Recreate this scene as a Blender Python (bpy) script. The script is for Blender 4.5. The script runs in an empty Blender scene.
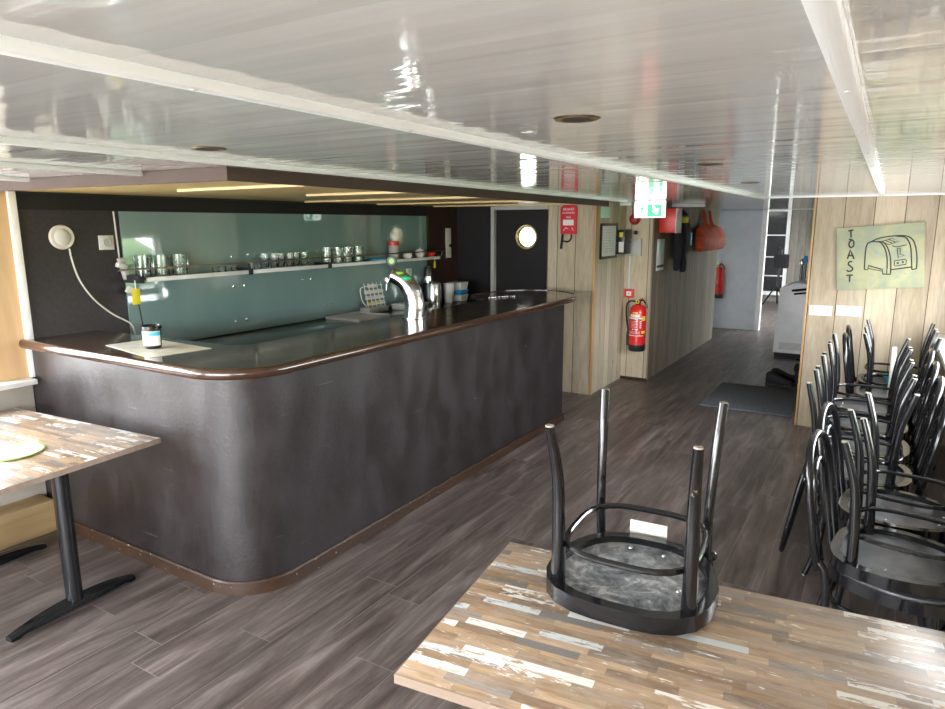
import bpy, bmesh, math, random
from mathutils import Vector, Matrix
R = math.radians
random.seed(7)
SC = bpy.context.scene
COL = SC.collection

# ---------------------------------------------------------------- camera
cam_data = bpy.data.cameras.new('camera')
cam = bpy.data.objects.new('camera', cam_data)
COL.objects.link(cam)
YAW, PIT, ROL = R(31.46), R(10.97), R(-0.17)
fwd = Vector((-math.sin(YAW)*math.cos(PIT), math.cos(YAW)*math.cos(PIT), -math.sin(PIT)))
rgt = Vector((math.cos(YAW), math.sin(YAW), 0))
upv = rgt.cross(fwd)
r2 = math.cos(ROL)*rgt + math.sin(ROL)*upv
u2 = -math.sin(ROL)*rgt + math.cos(ROL)*upv
m = Matrix((r2, u2, -fwd)).transposed().to_4x4()
m.translation = Vector((0, 0, 1.75))
cam.matrix_world = m
cam_data.sensor_width = 36
cam_data.lens = 671.7/945*36
cam_data.clip_start = 0.02
SC.camera = cam

# ---------------------------------------------------------------- world, light, exposure
W = bpy.data.worlds.new('sky'); SC.world = W; W.use_nodes = True
wn, wl = W.node_tree.nodes, W.node_tree.links
wn.clear()
wo = wn.new('ShaderNodeOutputWorld'); wb = wn.new('ShaderNodeBackground')
wt = wn.new('ShaderNodeTexCoord'); ws = wn.new('ShaderNodeSeparateXYZ'); wr = wn.new('ShaderNodeValToRGB')
mr = wn.new('ShaderNodeMapRange'); mr.inputs[1].default_value = -1; mr.inputs[2].default_value = 1
wl.new(wt.outputs['Generated'], ws.inputs[0]); wl.new(ws.outputs['Z'], mr.inputs[0]); wl.new(mr.outputs[0], wr.inputs[0])
el = wr.color_ramp.elements
el[0].position = 0.0; el[0].color = (0.34, 0.335, 0.33, 1)
el[1].position = 1.0; el[1].color = (0.82, 0.91, 1.0, 1)
e = wr.color_ramp.elements.new(0.455); e.color = (0.42, 0.42, 0.41, 1)
e = wr.color_ramp.elements.new(0.495); e.color = (0.97, 0.985, 1.0, 1)
wl.new(wr.outputs[0], wb.inputs[0]); wb.inputs[1].default_value = 7.0
wl.new(wb.outputs[0], wo.inputs[0])

def portal(name, loc, rot, sx, sy):
    d = bpy.data.lights.new(name, 'AREA'); d.shape = 'RECTANGLE'; d.size = sx; d.size_y = sy
    d.cycles.is_portal = True
    o = bpy.data.objects.new(name, d); COL.objects.link(o); o.location = loc; o.rotation_euler = rot
    return o
# daylight enters through the window openings
portal('window_portal_left', (-4.32, -0.45, 1.375), (0, R(-90), 0), 0.98, 4.25)
portal('window_portal_right', (0.72, 4.42, 1.24), (0, R(90), 0), 0.72, 3.0)
portal('window_portal_right_rear', (0.72, -1.6, 1.24), (0, R(90), 0), 0.72, 1.95)
portal('window_portal_back', (-1.8, -3.15, 1.08), (R(90), 0, 0), 3.9, 1.6)
portal('window_portal_far', (0.14, 13.6, 1.125), (0, R(90), 0), 1.75, 2.8)

vs = SC.view_settings
vs.view_transform = 'Standard'; vs.look = 'None'; vs.gamma = 1; vs.use_curve_mapping = False
vs.exposure = 1.9
SC.cycles.max_bounces = 10
SC.cycles.diffuse_bounces = 6
SC.cycles.glossy_bounces = 5
SC.cycles.sample_clamp_indirect = 8
SC.cycles.caustics_reflective = False
SC.cycles.caustics_refractive = False
SC.cycles.blur_glossy = 0.5
SC.cycles.use_denoising = True

# ---------------------------------------------------------------- geometry helpers
def frames(pts, closed=False):
    pts = [Vector(p) for p in pts]; n = len(pts); T = []
    for i in range(n):
        if closed: t = pts[(i+1) % n]-pts[i-1]
        else: t = pts[min(i+1, n-1)]-pts[max(i-1, 0)]
        T.append(t.normalized())
    a = Vector((0, 0, 1)) if abs(T[0].z) < .9 else Vector((1, 0, 0))
    N = [(a-T[0]*a.dot(T[0])).normalized()]
    for i in range(1, n):
        v = N[-1]-T[i]*N[-1].dot(T[i]); N.append(v.normalized())
    return pts, T, N

def smooth_path(pts, k=6, closed=False):
    P = [Vector(p) for p in pts]; n = len(P); out = []
    rng = range(n) if closed else range(n-1)
    for i in rng:
        p0 = P[(i-1) % n] if closed or i > 0 else P[0]*2-P[1]
        p1 = P[i]; p2 = P[(i+1) % n]
        p3 = P[(i+2) % n] if closed or i < n-2 else P[-1]*2-P[-2]
        for j in range(k):
            t = j/k
            out.append(.5*((2*p1)+(-p0+p2)*t+(2*p0-5*p1+4*p2-p3)*t*t+(-p0+3*p1-3*p2+p3)*t**3))
    if not closed: out.append(P[-1])
    return out

class MB:
    def __init__(s): s.bm = bmesh.new()
    def box(s, c, d, rz=0, M=None, bev=0):
        mt = Matrix.Translation(c) @ Matrix.Rotation(rz, 4, 'Z')
        if M is not None: mt = mt @ M
        r = bmesh.ops.create_cube(s.bm, size=1, matrix=mt @ Matrix.Diagonal((*d, 1)))
        if bev:
            ed = list({e for v in r['verts'] for e in v.link_edges})
            bmesh.ops.bevel(s.bm, geom=ed, offset=bev, segments=2, profile=.5, affect='EDGES')
        return s
    def ext(s, x0, x1, y0, y1, z0, z1, bev=0):
        return s.box(((x0+x1)/2, (y0+y1)/2, (z0+z1)/2), (abs(x1-x0), abs(y1-y0), abs(z1-z0)), bev=bev)
    def tube(s, pts, r, seg=10, closed=False, sx=1.0, cap=True):
        pts, T, N = frames(pts, closed); n = len(pts); rings = []
        for i in range(n):
            rr = r[i] if isinstance(r, (list, tuple)) else r
            b = T[i].cross(N[i])
            rings.append([s.bm.verts.new(pts[i]+N[i]*math.cos(2*math.pi*k/seg)*rr+b*math.sin(2*math.pi*k/seg)*rr*sx) for k in range(seg)])
        for i in range(n if closed else n-1):
            A, B_ = rings[i], rings[(i+1) % n]
            for k in range(seg):
                s.bm.faces.new((A[k], A[(k+1) % seg], B_[(k+1) % seg], B_[k]))
        if not closed and cap:
            s.bm.faces.new(rings[0][::-1]); s.bm.faces.new(rings[-1])
        return s
    def lathe(s, prof, c=(0, 0, 0), seg=24, axis='Z', ang=(0, 360)):
        rings = []; full = abs(ang[1]-ang[0]) >= 360; n = seg if full else seg+1
        for k in range(n):
            a = R(ang[0]+(ang[1]-ang[0])*k/seg); ring = []
            for (r, z) in prof:
                x, y = r*math.cos(a), r*math.sin(a)
                v = {'Z': (x, y, z), 'X': (z, x, y), 'Y': (y, z, x)}[axis]
                ring.append(s.bm.verts.new(Vector(v)+Vector(c)))
            rings.append(ring)
        for k in range(n if full else n-1):
            A, B_ = rings[k], rings[(k+1) % n]
            for i in range(len(prof)-1):
                s.bm.faces.new((A[i], B_[i], B_[i+1], A[i+1]))
        bmesh.ops.remove_doubles(s.bm, verts=s.bm.verts, dist=1e-6)
        return s
    def prism(s, pts, z0, z1, bev=0, M=None):
        a = [s.bm.verts.new((p[0], p[1], z0)) for p in pts]
        b = [s.bm.verts.new((p[0], p[1], z1)) for p in pts]
        n = len(pts); fs = [s.bm.faces.new(a[::-1]), s.bm.faces.new(b)]
        for i in range(n): fs.append(s.bm.faces.new((a[i], a[(i+1) % n], b[(i+1) % n], b[i])))
        if M is not None: bmesh.ops.transform(s.bm, matrix=M, verts=a+b)
        if bev:
            ed = list(set(fs[0].edges) | set(fs[1].edges))
            bmesh.ops.bevel(s.bm, geom=ed, offset=bev, segments=2, profile=.5, affect='EDGES')
        return s
    def sphere(s, c, r, seg=12, sc=(1, 1, 1)):
        bmesh.ops.create_uvsphere(s.bm, u_segments=seg, v_segments=max(6, seg//2+2), radius=r, matrix=Matrix.Translation(c) @ Matrix.Diagonal((*sc, 1)))
        return s
    def strip(s, path, profile, closed=False):
        """sweep a (out, z) profile along a horizontal path; out = to the right of travel"""
        P = [Vector((p[0], p[1], 0)) for p in path]; n = len(P); rings = []
        for i in range(n):
            if closed: d1 = (P[i]-P[i-1]).normalized(); d2 = (P[(i+1) % n]-P[i]).normalized()
            else:
                d1 = (P[i]-P[i-1]).normalized() if i else (P[1]-P[0]).normalized()
                d2 = (P[i+1]-P[i]).normalized() if i < n-1 else d1
            n1 = Vector((d1.y, -d1.x, 0)); n2 = Vector((d2.y, -d2.x, 0)); nn = (n1+n2).normalized()
            k = 1/max(.3, nn.dot(n1))
            rings.append([s.bm.verts.new(P[i]+nn*o*k+Vector((0, 0, z))) for o, z in profile])
        q = len(profile)
        for i in range(n if closed else n-1):
            A, B_ = rings[i], rings[(i+1) % n]
            for j in range(q): s.bm.faces.new((A[j], B_[j], B_[(j+1) % q], A[(j+1) % q]))
        if not closed: s.bm.faces.new(rings[0]); s.bm.faces.new(rings[-1][::-1])
        return s
    def xf(s, M): bmesh.ops.transform(s.bm, matrix=M, verts=s.bm.verts); return s
    def build(s, name, mat, parent=None, smooth=True, ang=35):
        bmesh.ops.recalc_face_normals(s.bm, faces=s.bm.faces)
        if smooth:
            for f in s.bm.faces: f.smooth = True
            for e in s.bm.edges:
                if len(e.link_faces) == 2 and e.calc_face_angle(0) > R(ang): e.smooth = False
                elif len(e.link_faces) != 2: e.smooth = False
        me = bpy.data.meshes.new(name); s.bm.to_mesh(me); s.bm.free()
        me.materials.append(mat)
        o = bpy.data.objects.new(name, me); COL.objects.link(o)
        if parent is not None: o.parent = parent
        return o

def arc(cx, cy, r, a0, a1, n=12, ry=None):
    ry = ry or r
    return [(cx+r*math.cos(R(a0+(a1-a0)*i/n)), cy+ry*math.sin(R(a0+(a1-a0)*i/n))) for i in range(n+1)]
def tag(o, label=None, cat=None, group=None, kind=None):
    if label: o['label'] = label
    if cat: o['category'] = cat
    if group: o['group'] = group
    if kind: o['kind'] = kind
    return o
def struct(o): o['kind'] = 'structure'; return o
def empty(name, loc=(0, 0, 0), rz=0, label=None, cat=None, group=None):
    o = bpy.data.objects.new(name, None); COL.objects.link(o); o.empty_display_size = .1
    o.location = loc; o.rotation_euler = (0, 0, rz)
    return tag(o, label, cat, group)
def copy_tree(o, parent=None):
    c = o.copy(); COL.objects.link(c); c.parent = parent
    for ch in list(o.children): copy_tree(ch, c)
    return c

# ---------------------------------------------------------------- materials
class NT:
    def __init__(s, name):
        s.m = bpy.data.materials.new(name); s.m.use_nodes = True
        s.n, s.l = s.m.node_tree.nodes, s.m.node_tree.links
        s.b = s.n['Principled BSDF']; s.tc = None
    def new(s, t, **k):
        x = s.n.new(t)
        for a, v in k.items(): setattr(x, a, v)
        return x
    def coord(s, kind='Object'):
        if not s.tc: s.tc = s.new('ShaderNodeTexCoord')
        return s.tc.outputs[kind]
    def put(s, sock, v):
        if hasattr(v, 'is_linked') or hasattr(v, 'links'): s.l.new(v, sock)
        else: sock.default_value = v
    def math(s, op, a, b=0.0, c=None):
        x = s.new('ShaderNodeMath', operation=op); s.put(x.inputs[0], a); s.put(x.inputs[1], b)
        if c is not None: s.put(x.inputs[2], c)
        return x.outputs[0]
    def mapping(s, v, scale=(1, 1, 1), rot=(0, 0, 0)):
        x = s.new('ShaderNodeMapping'); s.l.new(v, x.inputs[0]); x.inputs['Scale'].default_value = scale; x.inputs['Rotation'].default_value = rot
        return x.outputs[0]
    def noise(s, v, scale, detail=4, rough=.55, dist=0):
        x = s.new('ShaderNodeTexNoise'); s.l.new(v, x.inputs['Vector']); x.inputs['Scale'].default_value = scale
        x.inputs['Detail'].default_value = detail; x.inputs['Roughness'].default_value = rough; x.inputs['Distortion'].default_value = dist
        return x.outputs['Fac']
    def ramp(s, f, stops, interp='LINEAR'):
        x = s.new('ShaderNodeValToRGB'); s.put(x.inputs[0], f); x.color_ramp.interpolation = interp
        E = x.color_ramp.elements
        while len(E) < len(stops): E.new(.5)
        for e_, (p, c) in zip(E, stops):
            e_.position = p; e_.color = (*c, 1) if len(c) == 3 else c
        return x.outputs[0]
    def mix(s, f, a, b, mode='MIX'):
        x = s.new('ShaderNodeMix', data_type='RGBA', blend_type=mode)
        s.put(x.inputs[0], f)
        for k, v in ((6, a), (7, b)):
            if isinstance(v, (tuple, list)): v = (*v, 1) if len(v) == 3 else v
            s.put(x.inputs[k], v)
        return x.outputs[2]
    def vec(s, x, y, z=0.0):
        c = s.new('ShaderNodeCombineXYZ')
        for i, v in enumerate((x, y, z)): s.put(c.inputs[i], v)
        return c.outputs[0]
    def wn(s, v):
        x = s.new('ShaderNodeTexWhiteNoise', noise_dimensions='3D'); s.l.new(v, x.inputs[0]); return x
    def bump(s, h, strength=.3, dist=.01):
        x = s.new('ShaderNodeBump'); s.put(x.inputs['Height'], h); x.inputs['Strength'].default_value = strength; x.inputs['Distance'].default_value = dist
        s.l.new(x.outputs[0], s.b.inputs['Normal']); return s
    def set(s, **k):
        for a, v in k.items():
            a = a.replace('_', ' ')
            if isinstance(v, tuple) and len(v) == 3 and a != 'Normal': v = (*v, 1)
            s.put(s.b.inputs[a], v)
        return s

def plain(name, col, rough=.5, metal=0, var=.06, vs_=8, spec=None, coat=0, bump=0):
    t = NT(name); n = t.noise(t.coord(), vs_, 4)
    lo = tuple(max(0, c*(1-var)) for c in col); hi = tuple(min(1, c*(1+var)) for c in col)
    t.set(Base_Color=t.ramp(n, [(.3, lo), (.7, hi)]), Roughness=rough, Metallic=metal)
    if spec is not None: t.set(Specular_IOR_Level=spec)
    if coat: t.set(Coat_Weight=coat, Coat_Roughness=.08)
    if bump: t.bump(t.noise(t.coord(), vs_*6, 3), bump, .003)
    return t.m

M = {}
M['white_plastic'] = plain('white_plastic', (.68, .68, .65), .35)
M['white_paint'] = plain('white_paint', (.86, .87, .87), .4)
M['batten_white'] = plain('batten_white', (.93, .95, .95), .35, var=.01)
M['cream_plastic'] = plain('cream_plastic', (.72, .70, .62), .4)
M['black_plastic'] = plain('black_plastic', (.015, .015, .017), .35)
M['black_metal'] = plain('black_metal', (.004, .0045, .006), .22, 0, .2, 20, coat=.2)
M['black_fabric'] = plain('black_fabric', (.012, .012, .016), .9, bump=.4)
M['dark_rubber'] = plain('dark_rubber', (.02, .02, .022), .8)
M['red_paint'] = plain('red_paint', (.72, .02, .02), .25, coat=.5)
M['red_plastic'] = plain('red_plastic', (.70, .035, .02), .4)
M['dark_red'] = plain('dark_red', (.35, .015, .02), .35)
M['orange_fabric'] = plain('orange_fabric', (.75, .11, .03), .75, var=.25, vs_=9, bump=.3)
M['red_fabric'] = plain('red_fabric', (.62, .02, .04), .6, bump=.2)
M['chrome'] = plain('chrome', (.80, .80, .82), .16, 1, .02)
M['steel'] = plain('steel', (.60, .60, .60), .25, 1, .05)
M['brass'] = plain('brass', (.55, .42, .20), .3, 1, .1)
M['rail_metal'] = plain('rail_metal', (.25, .21, .15), .35, 1, .1)
M['yellow'] = plain('yellow', (.85, .72, .03), .5)
M['green_sticker'] = plain('green_sticker', (.60, .88, .74), .3)
M['green'] = plain('green', (.02, .50, .22), .4)
M['lime'] = plain('lime', (.22, .55, .06), .35)
M['blue'] = plain('blue', (.03, .28, .62), .4)
M['light_blue'] = plain('light_blue', (.08, .52, .80), .4)
M['pale_blue'] = plain('pale_blue', (.22, .34, .42), .5)
M['teal'] = plain('teal', (.05, .42, .50), .35)
M['paper'] = plain('paper', (.80, .80, .78), .6)
M['grey_plastic'] = plain('grey_plastic', (.48, .48, .46), .45)
M['grey_paint'] = plain('grey_paint', (.56, .60, .66), .5)
M['porcelain'] = plain('porcelain', (.80, .80, .78), .15)
M['ink'] = plain('ink', (.02, .02, .02), .6)
M['beige_board'] = plain('beige_board', (.40, .37, .32), .6)
M['shadow_gap'] = plain('shadow_gap', (.02, .018, .016), .8)

t = NT('glass'); t.set(Base_Color=(.95, 1, .98), Roughness=.02, Transmission_Weight=1.0, IOR=1.45); M['glass'] = t.m

# glossy ceiling: white PVC panels 25 cm wide that bow slightly
t = NT('ceiling_panels'); sep = t.new('ShaderNodeSeparateXYZ'); t.l.new(t.coord(), sep.inputs[0])
v = t.math('DIVIDE', t.math('ADD', sep.outputs['Y'], .175), .25)
fr = t.math('FRACT', v)
bow = t.math('MULTIPLY', t.math('MULTIPLY', fr, t.math('SUBTRACT', 1.0, fr)), 4.0)
seam = t.math('LESS_THAN', t.math('ABSOLUTE', t.math('SUBTRACT', fr, .5)), .493)
rip = t.noise(t.mapping(t.coord(), (.55, 7, 1)), 2.2, 2, .4)
fine = t.noise(t.mapping(t.coord(), (1.0, 26, 1)), 2.0, 1, .4)
h = t.math('ADD', t.math('MULTIPLY', bow, .0006), t.math('ADD', t.math('MULTIPLY', rip, .0020), t.math('MULTIPLY', fine, .0001)))
t.set(Base_Color=t.mix(seam, (.66, .66, .635), (.71, .71, .69)), Roughness=.07, Specular_IOR_Level=.5, Coat_Weight=.2, Coat_Roughness=.05)
b_ = t.new('ShaderNodeBump'); t.l.new(h, b_.inputs['Height']); b_.inputs['Strength'].default_value = 1.0; b_.inputs['Distance'].default_value = 1.0
t.l.new(b_.outputs[0], t.b.inputs['Normal']); t.l.new(b_.outputs[0], t.b.inputs['Coat Normal'])
M['ceiling'] = t.m

# laminate floor planks running along Y
t = NT('laminate_floor'); sep = t.new('ShaderNodeSeparateXYZ'); t.l.new(t.coord(), sep.inputs[0])
PW = .19; PL = 1.28
u = t.math('DIVIDE', sep.outputs['X'], PW); row = t.math('FLOOR', u); fu = t.math('FRACT', u)
off = t.math('FRACT', t.math('MULTIPLY', t.math('SINE', t.math('MULTIPLY', row, 12.9898)), 43758.5))
v = t.math('ADD', t.math('DIVIDE', sep.outputs['Y'], PL), off); cl = t.math('FLOOR', v); fv = t.math('FRACT', v)
w = t.wn(t.vec(row, cl)); rnd = w.outputs['Value']
gv = t.vec(t.math('MULTIPLY', sep.outputs['X'], 14.0), t.math('ADD', t.math('MULTIPLY', sep.outputs['Y'], 1.5), t.math('MULTIPLY', rnd, 37.0)), t.math('MULTIPLY', rnd, 11.0))
g1 = t.noise(gv, 1.0, 8, .64, .6)
g2 = t.noise(gv, 6.5, 4, .6, .3)
base = t.ramp(g1, [(.30, (.030, .022, .019)), (.43, (.085, .066, .059)), (.55, (.155, .125, .115)), (.70, (.29, .25, .235))])
base = t.mix(.25, base, t.ramp(g2, [(.3, (.05, .039, .035)), (.7, (.17, .142, .132))]))
base = t.mix(1.0, base, t.ramp(rnd, [(0, (.84, .84, .84)), (1, (1.12, 1.10, 1.10))]), 'MULTIPLY')
gx = t.math('LESS_THAN', fu, .016); gy = t.math('LESS_THAN', fv, .0028); gap = t.math('MAXIMUM', gx, gy)
base = t.mix(t.math('MULTIPLY', gap, .6), base, (.26, .23, .215))
t.set(Base_Color=base, Roughness=t.ramp(g2, [(.2, (.30,)*3), (.8, (.42,)*3)]), Specular_IOR_Level=.45)
t.bump(t.math('SUBTRACT', t.math('MULTIPLY', g1, .25), gap), .25, .002)
M['floor'] = t.m

def plank_wall(name, width, off=0.0, dark=(.42, .345, .24), light=(.62, .53, .39), gap=.022, pale=.5):
    t = NT(name); sep = t.new('ShaderNodeSeparateXYZ'); t.l.new(t.coord(), sep.inputs[0])
    a = t.math('SUBTRACT', t.math('ADD', sep.outputs['X'], sep.outputs['Y']), off)
    u = t.math('DIVIDE', a, width); row = t.math('FLOOR', u); fu = t.math('FRACT', u)
    w = t.wn(t.vec(row, 3.0)); rnd = w.outputs['Value']
    gv = t.vec(t.math('MULTIPLY', a, 9.0), t.math('ADD', t.math('MULTIPLY', sep.outputs['Z'], 1.1), t.math('MULTIPLY', rnd, 31.0)), t.math('MULTIPLY', rnd, 17.0))
    g1 = t.noise(gv, 1.6, 6, .6, 1.2); g2 = t.noise(gv, 9.0, 4, .6)
    c = t.ramp(g1, [(.3, dark), (.62, light)])
    c = t.mix(.3, c, t.ramp(g2, [(.3, tuple(x*.75 for x in dark)), (.7, tuple(min(1, x*1.15) for x in light))]))
    wash = t.noise(t.mapping(t.coord(), (1, 1, .35)), 3.0, 4, .6)
    c = t.mix(t.math('MULTIPLY', t.ramp(wash, [(.35, (0,)*3), (.7, (1,)*3)]), pale), c, (.70, .66, .56))
    vor = t.new('ShaderNodeTexVoronoi'); t.l.new(t.vec(t.math('MULTIPLY', a, 5.0), t.math('MULTIPLY', sep.outputs['Z'], 2.2), 2.0), vor.inputs['Vector']); vor.inputs['Scale'].default_value = 1.0
    knot = t.ramp(vor.outputs['Distance'], [(.045, (1,)*3), (.085, (0,)*3)])
    c = t.mix(t.math('MULTIPLY', knot, .8), c, (.16, .10, .055))
    c = t.mix(1.0, c, t.ramp(rnd, [(0, (.80, .79, .77)), (1, (1.10, 1.09, 1.07))]), 'MULTIPLY')
    gp = t.math('LESS_THAN', fu, gap*1.5)
    c = t.mix(gp, c, (.09, .06, .04))
    t.set(Base_Color=c, Roughness=.72, Specular_IOR_Level=.3); t.bump(t.math('SUBTRACT', t.math('MULTIPLY', g1, .2), gp), .4, .004)
    return t.m
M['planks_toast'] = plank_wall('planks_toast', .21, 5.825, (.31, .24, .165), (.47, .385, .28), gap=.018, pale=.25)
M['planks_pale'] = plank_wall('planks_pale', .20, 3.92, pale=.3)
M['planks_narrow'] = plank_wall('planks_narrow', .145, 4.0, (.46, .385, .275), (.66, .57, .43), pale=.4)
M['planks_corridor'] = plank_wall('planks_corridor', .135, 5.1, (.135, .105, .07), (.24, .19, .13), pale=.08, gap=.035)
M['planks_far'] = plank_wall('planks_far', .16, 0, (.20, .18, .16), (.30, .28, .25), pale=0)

def wood(name, c0, c1, rough=.5, axis='Y', scale=1.0, coat=0, specks=None):
    t = NT(name); sc = {'X': (1.2, 16, 16), 'Y': (16, 1.2, 16), 'Z': (16, 16, 1.2)}[axis]
    g = t.noise(t.mapping(t.coord(), tuple(x*scale for x in sc)), 1.0, 6, .6, .7)
    c = t.ramp(g, [(.3, c0), (.7, c1)])
    if specks:
        s_ = t.noise(t.coord(), 60, 2); c = t.mix(t.ramp(s_, [(.70, (0,)*3), (.74, (1,)*3)]), c, specks)
    t.set(Base_Color=c, Roughness=rough)
    if coat: t.set(Coat_Weight=coat, Coat_Roughness=.1)
    t.bump(g, .08, .004)
    return t.m
M['plywood'] = wood('plywood', (.50, .32, .16), (.62, .42, .23), .5, 'Z')
M['tan_board'] = wood('tan_board', (.62, .44, .17), (.74, .54, .24), .4, 'Y')
M['batten_wood'] = wood('batten_wood', (.66, .48, .22), (.78, .60, .32), .5, 'X')
M['pine'] = wood('pine', (.52, .36, .17), (.68, .50, .27), .55, 'Y')
M['orange_wood'] = wood('orange_wood', (.42, .22, .08), (.56, .33, .14), .5, 'Z')
M['fascia_brown'] = plain('fascia_brown', (.080, .052, .040), .75, 0, .08)
M['edge_brown'] = wood('edge_brown', (.042, .019, .012), (.070, .034, .022), .16, 'Y', .5, .6)
M['plinth_brown'] = wood('plinth_brown', (.030, .015, .009), (.050, .026, .015), .35, 'Y', .5, .1, (.55, .42, .28))
M['black_top'] = plain('black_top', (.022, .022, .026), .14, 0, .2, 6, coat=.4)
M['brown_column'] = wood('brown_column', (.030, .014, .010), (.055, .026, .018), .3, 'Z')

# counter laminate, dark brown and glossy
t = NT('counter_laminate'); n1 = t.noise(t.coord(), 90, 3); n2 = t.noise(t.coord(), 4, 4)
c = t.ramp(n1, [(.3, (.034, .021, .016)), (.7, (.040, .025, .019))])
c = t.mix(t.math('MULTIPLY', n2, .4), c, (.075, .050, .040))
t.set(Base_Color=c, Roughness=t.ramp(n2, [(.3, (.10,)*3), (.7, (.22,)*3)]), Coat_Weight=.3, Coat_Roughness=.1)
M['counter'] = t.m

# bar front: worn dark brown leatherette / film
t = NT('bar_cladding'); n1 = t.noise(t.coord(), 55, 5, .7); n2 = t.noise(t.mapping(t.coord(), (1, 1, .5)), 5, 5, .6)
c = t.ramp(n1, [(.3, (.009, .0065, .0065)), (.7, (.024, .018, .019))])
c = t.mix(t.math('MULTIPLY', t.ramp(n2, [(.4, (0,)*3), (.65, (1,)*3)]), .6), c, (.042, .036, .040))
n3 = t.noise(t.mapping(t.coord(), (1, 1, 9)), 7, 5, .7); c = t.mix(t.math('MULTIPLY', t.ramp(n3, [(.5, (0,)*3), (.75, (1,)*3)]), .4), c, (.014, .009, .008))
sp = t.noise(t.coord(), 32, 1, .3)
c = t.mix(t.ramp(sp, [(.84, (0,)*3), (.85, (1,)*3)]), c, (.55, .52, .48))
scr = t.noise(t.mapping(t.coord(), (3, 3, 60), (0, .5, .3)), 1.3, 2, .5)
c = t.mix(t.math('MULTIPLY', t.ramp(scr, [(.72, (0,)*3), (.76, (1,)*3)]), .35), c, (.16, .13, .12))
t.set(Base_Color=c, Roughness=t.ramp(n2, [(.3, (.30,)*3), (.7, (.42,)*3)]), Specular_IOR_Level=.6)
t.bump(t.math('ADD', n1, t.math('MULTIPLY', n2, .5)), .35, .004)
M['cladding'] = t.m
M['dark_panel'] = plain('dark_panel', (.030, .024, .026), .55, 0, .25, 40)
M['darker_panel'] = plain('darker_panel', (.0075, .0055, .0065), .7, 0, .2, 30)

# green glass splash panel
t = NT('green_glass'); n = t.noise(t.mapping(t.coord(), (1, 1.5, .3)), 2.0, 3)
t.set(Base_Color=t.ramp(n, [(.3, (.19, .30, .295)), (.7, (.23, .345, .335))]), Roughness=.05, Coat_Weight=.9, Coat_Roughness=.01, Coat_IOR=1.6)
M['green_glass'] = t.m

# reclaimed-wood strip laminate
def strips(name, rz=0.0, sw=.027, sl=.16):
    t = NT(name); sep = t.new('ShaderNodeSeparateXYZ'); t.l.new(t.coord(), sep.inputs[0])
    X, Y = sep.outputs['X'], sep.outputs['Y']
    v = t.math('DIVIDE', Y, sw); row = t.math('FLOOR', v); fv = t.math('FRACT', v)
    rr = t.wn(t.vec(row, 7.0)).outputs['Value']
    u = t.math('ADD', t.math('DIVIDE', X, sl), t.math('MULTIPLY', rr, 9.0)); cl = t.math('FLOOR', u); fu = t.math('FRACT', u)
    w = t.wn(t.vec(row, cl, 1.0)); rnd = w.outputs['Value']
    rnd2 = t.wn(t.vec(row, cl, 5.0)).outputs['Value']
    c = t.ramp(rnd, [(0, (.42, .29, .18)), (.14, (.55, .39, .25)), (.28, (.33, .23, .155)), (.42, (.62, .46, .31)), (.56, (.46, .35, .26)), (.66, (.30, .24, .19)), (.76, (.58, .42, .27)), (.86, (.40, .36, .32)), (.94, (.50, .36, .23))], 'CONSTANT')
    gv = t.vec(t.math('ADD', t.math('MULTIPLY', X, 9.0), t.math('MULTIPLY', rnd, 50.0)), t.math('MULTIPLY', Y, 75.0), rnd2)
    g = t.noise(gv, 1.0, 5, .65, .5)
    c = t.mix(1.0, c, t.ramp(g, [(.25, (.42, .40, .39)), (.52, (.76, .73, .71)), (.8, (1.05, 1.0, .96))]), 'MULTIPLY')
    sm = t.noise(t.vec(t.math('MULTIPLY', X, 9.0), t.math('MULTIPLY', Y, 22.0), 3.0), 1.0, 5, .7, .8)
    c = t.mix(t.math('MULTIPLY', t.ramp(sm, [(.45, (0,)*3), (.65, (1,)*3)]), .5), c, (.42, .34, .27))
    # remains of white, blue-grey and black paint on some strips
    pn = t.noise(t.vec(t.math('ADD', t.math('MULTIPLY', X, 14.0), t.math('MULTIPLY', rnd2, 30.0)), t.math('MULTIPLY', Y, 60.0), rnd), 1.0, 6, .7, .6)
    thr = t.ramp(rnd2, [(0, (0,)*3), (.66, (0,)*3), (.80, (.55,)*3), (1, (1,)*3)])
    pm = t.ramp(t.math('ADD', pn, t.math('MULTIPLY', thr, .26)), [(.61, (0,)*3), (.66, (1,)*3)])
    pc = t.ramp(t.wn(t.vec(row, cl, 9.0)).outputs['Value'], [(0, (.76, .74, .70)), (.55, (.58, .63, .64)), (.72, (.76, .74, .70)), (.9, (.20, .19, .185))], 'CONSTANT')
    c = t.mix(pm, c, pc)
    seam = t.math('MAXIMUM', t.math('LESS_THAN', fv, .04), t.math('LESS_THAN', fu, .007))
    c = t.mix(t.math('MULTIPLY', seam, .35), c, (.14, .10, .07))
    t.set(Base_Color=c, Roughness=.30, Specular_IOR_Level=.45)
    return t.m
M['strips'] = strips('strip_laminate')
M['strip_edge'] = wood('strip_edge', (.22, .16, .12), (.32, .25, .20), .5, 'X')

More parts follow.
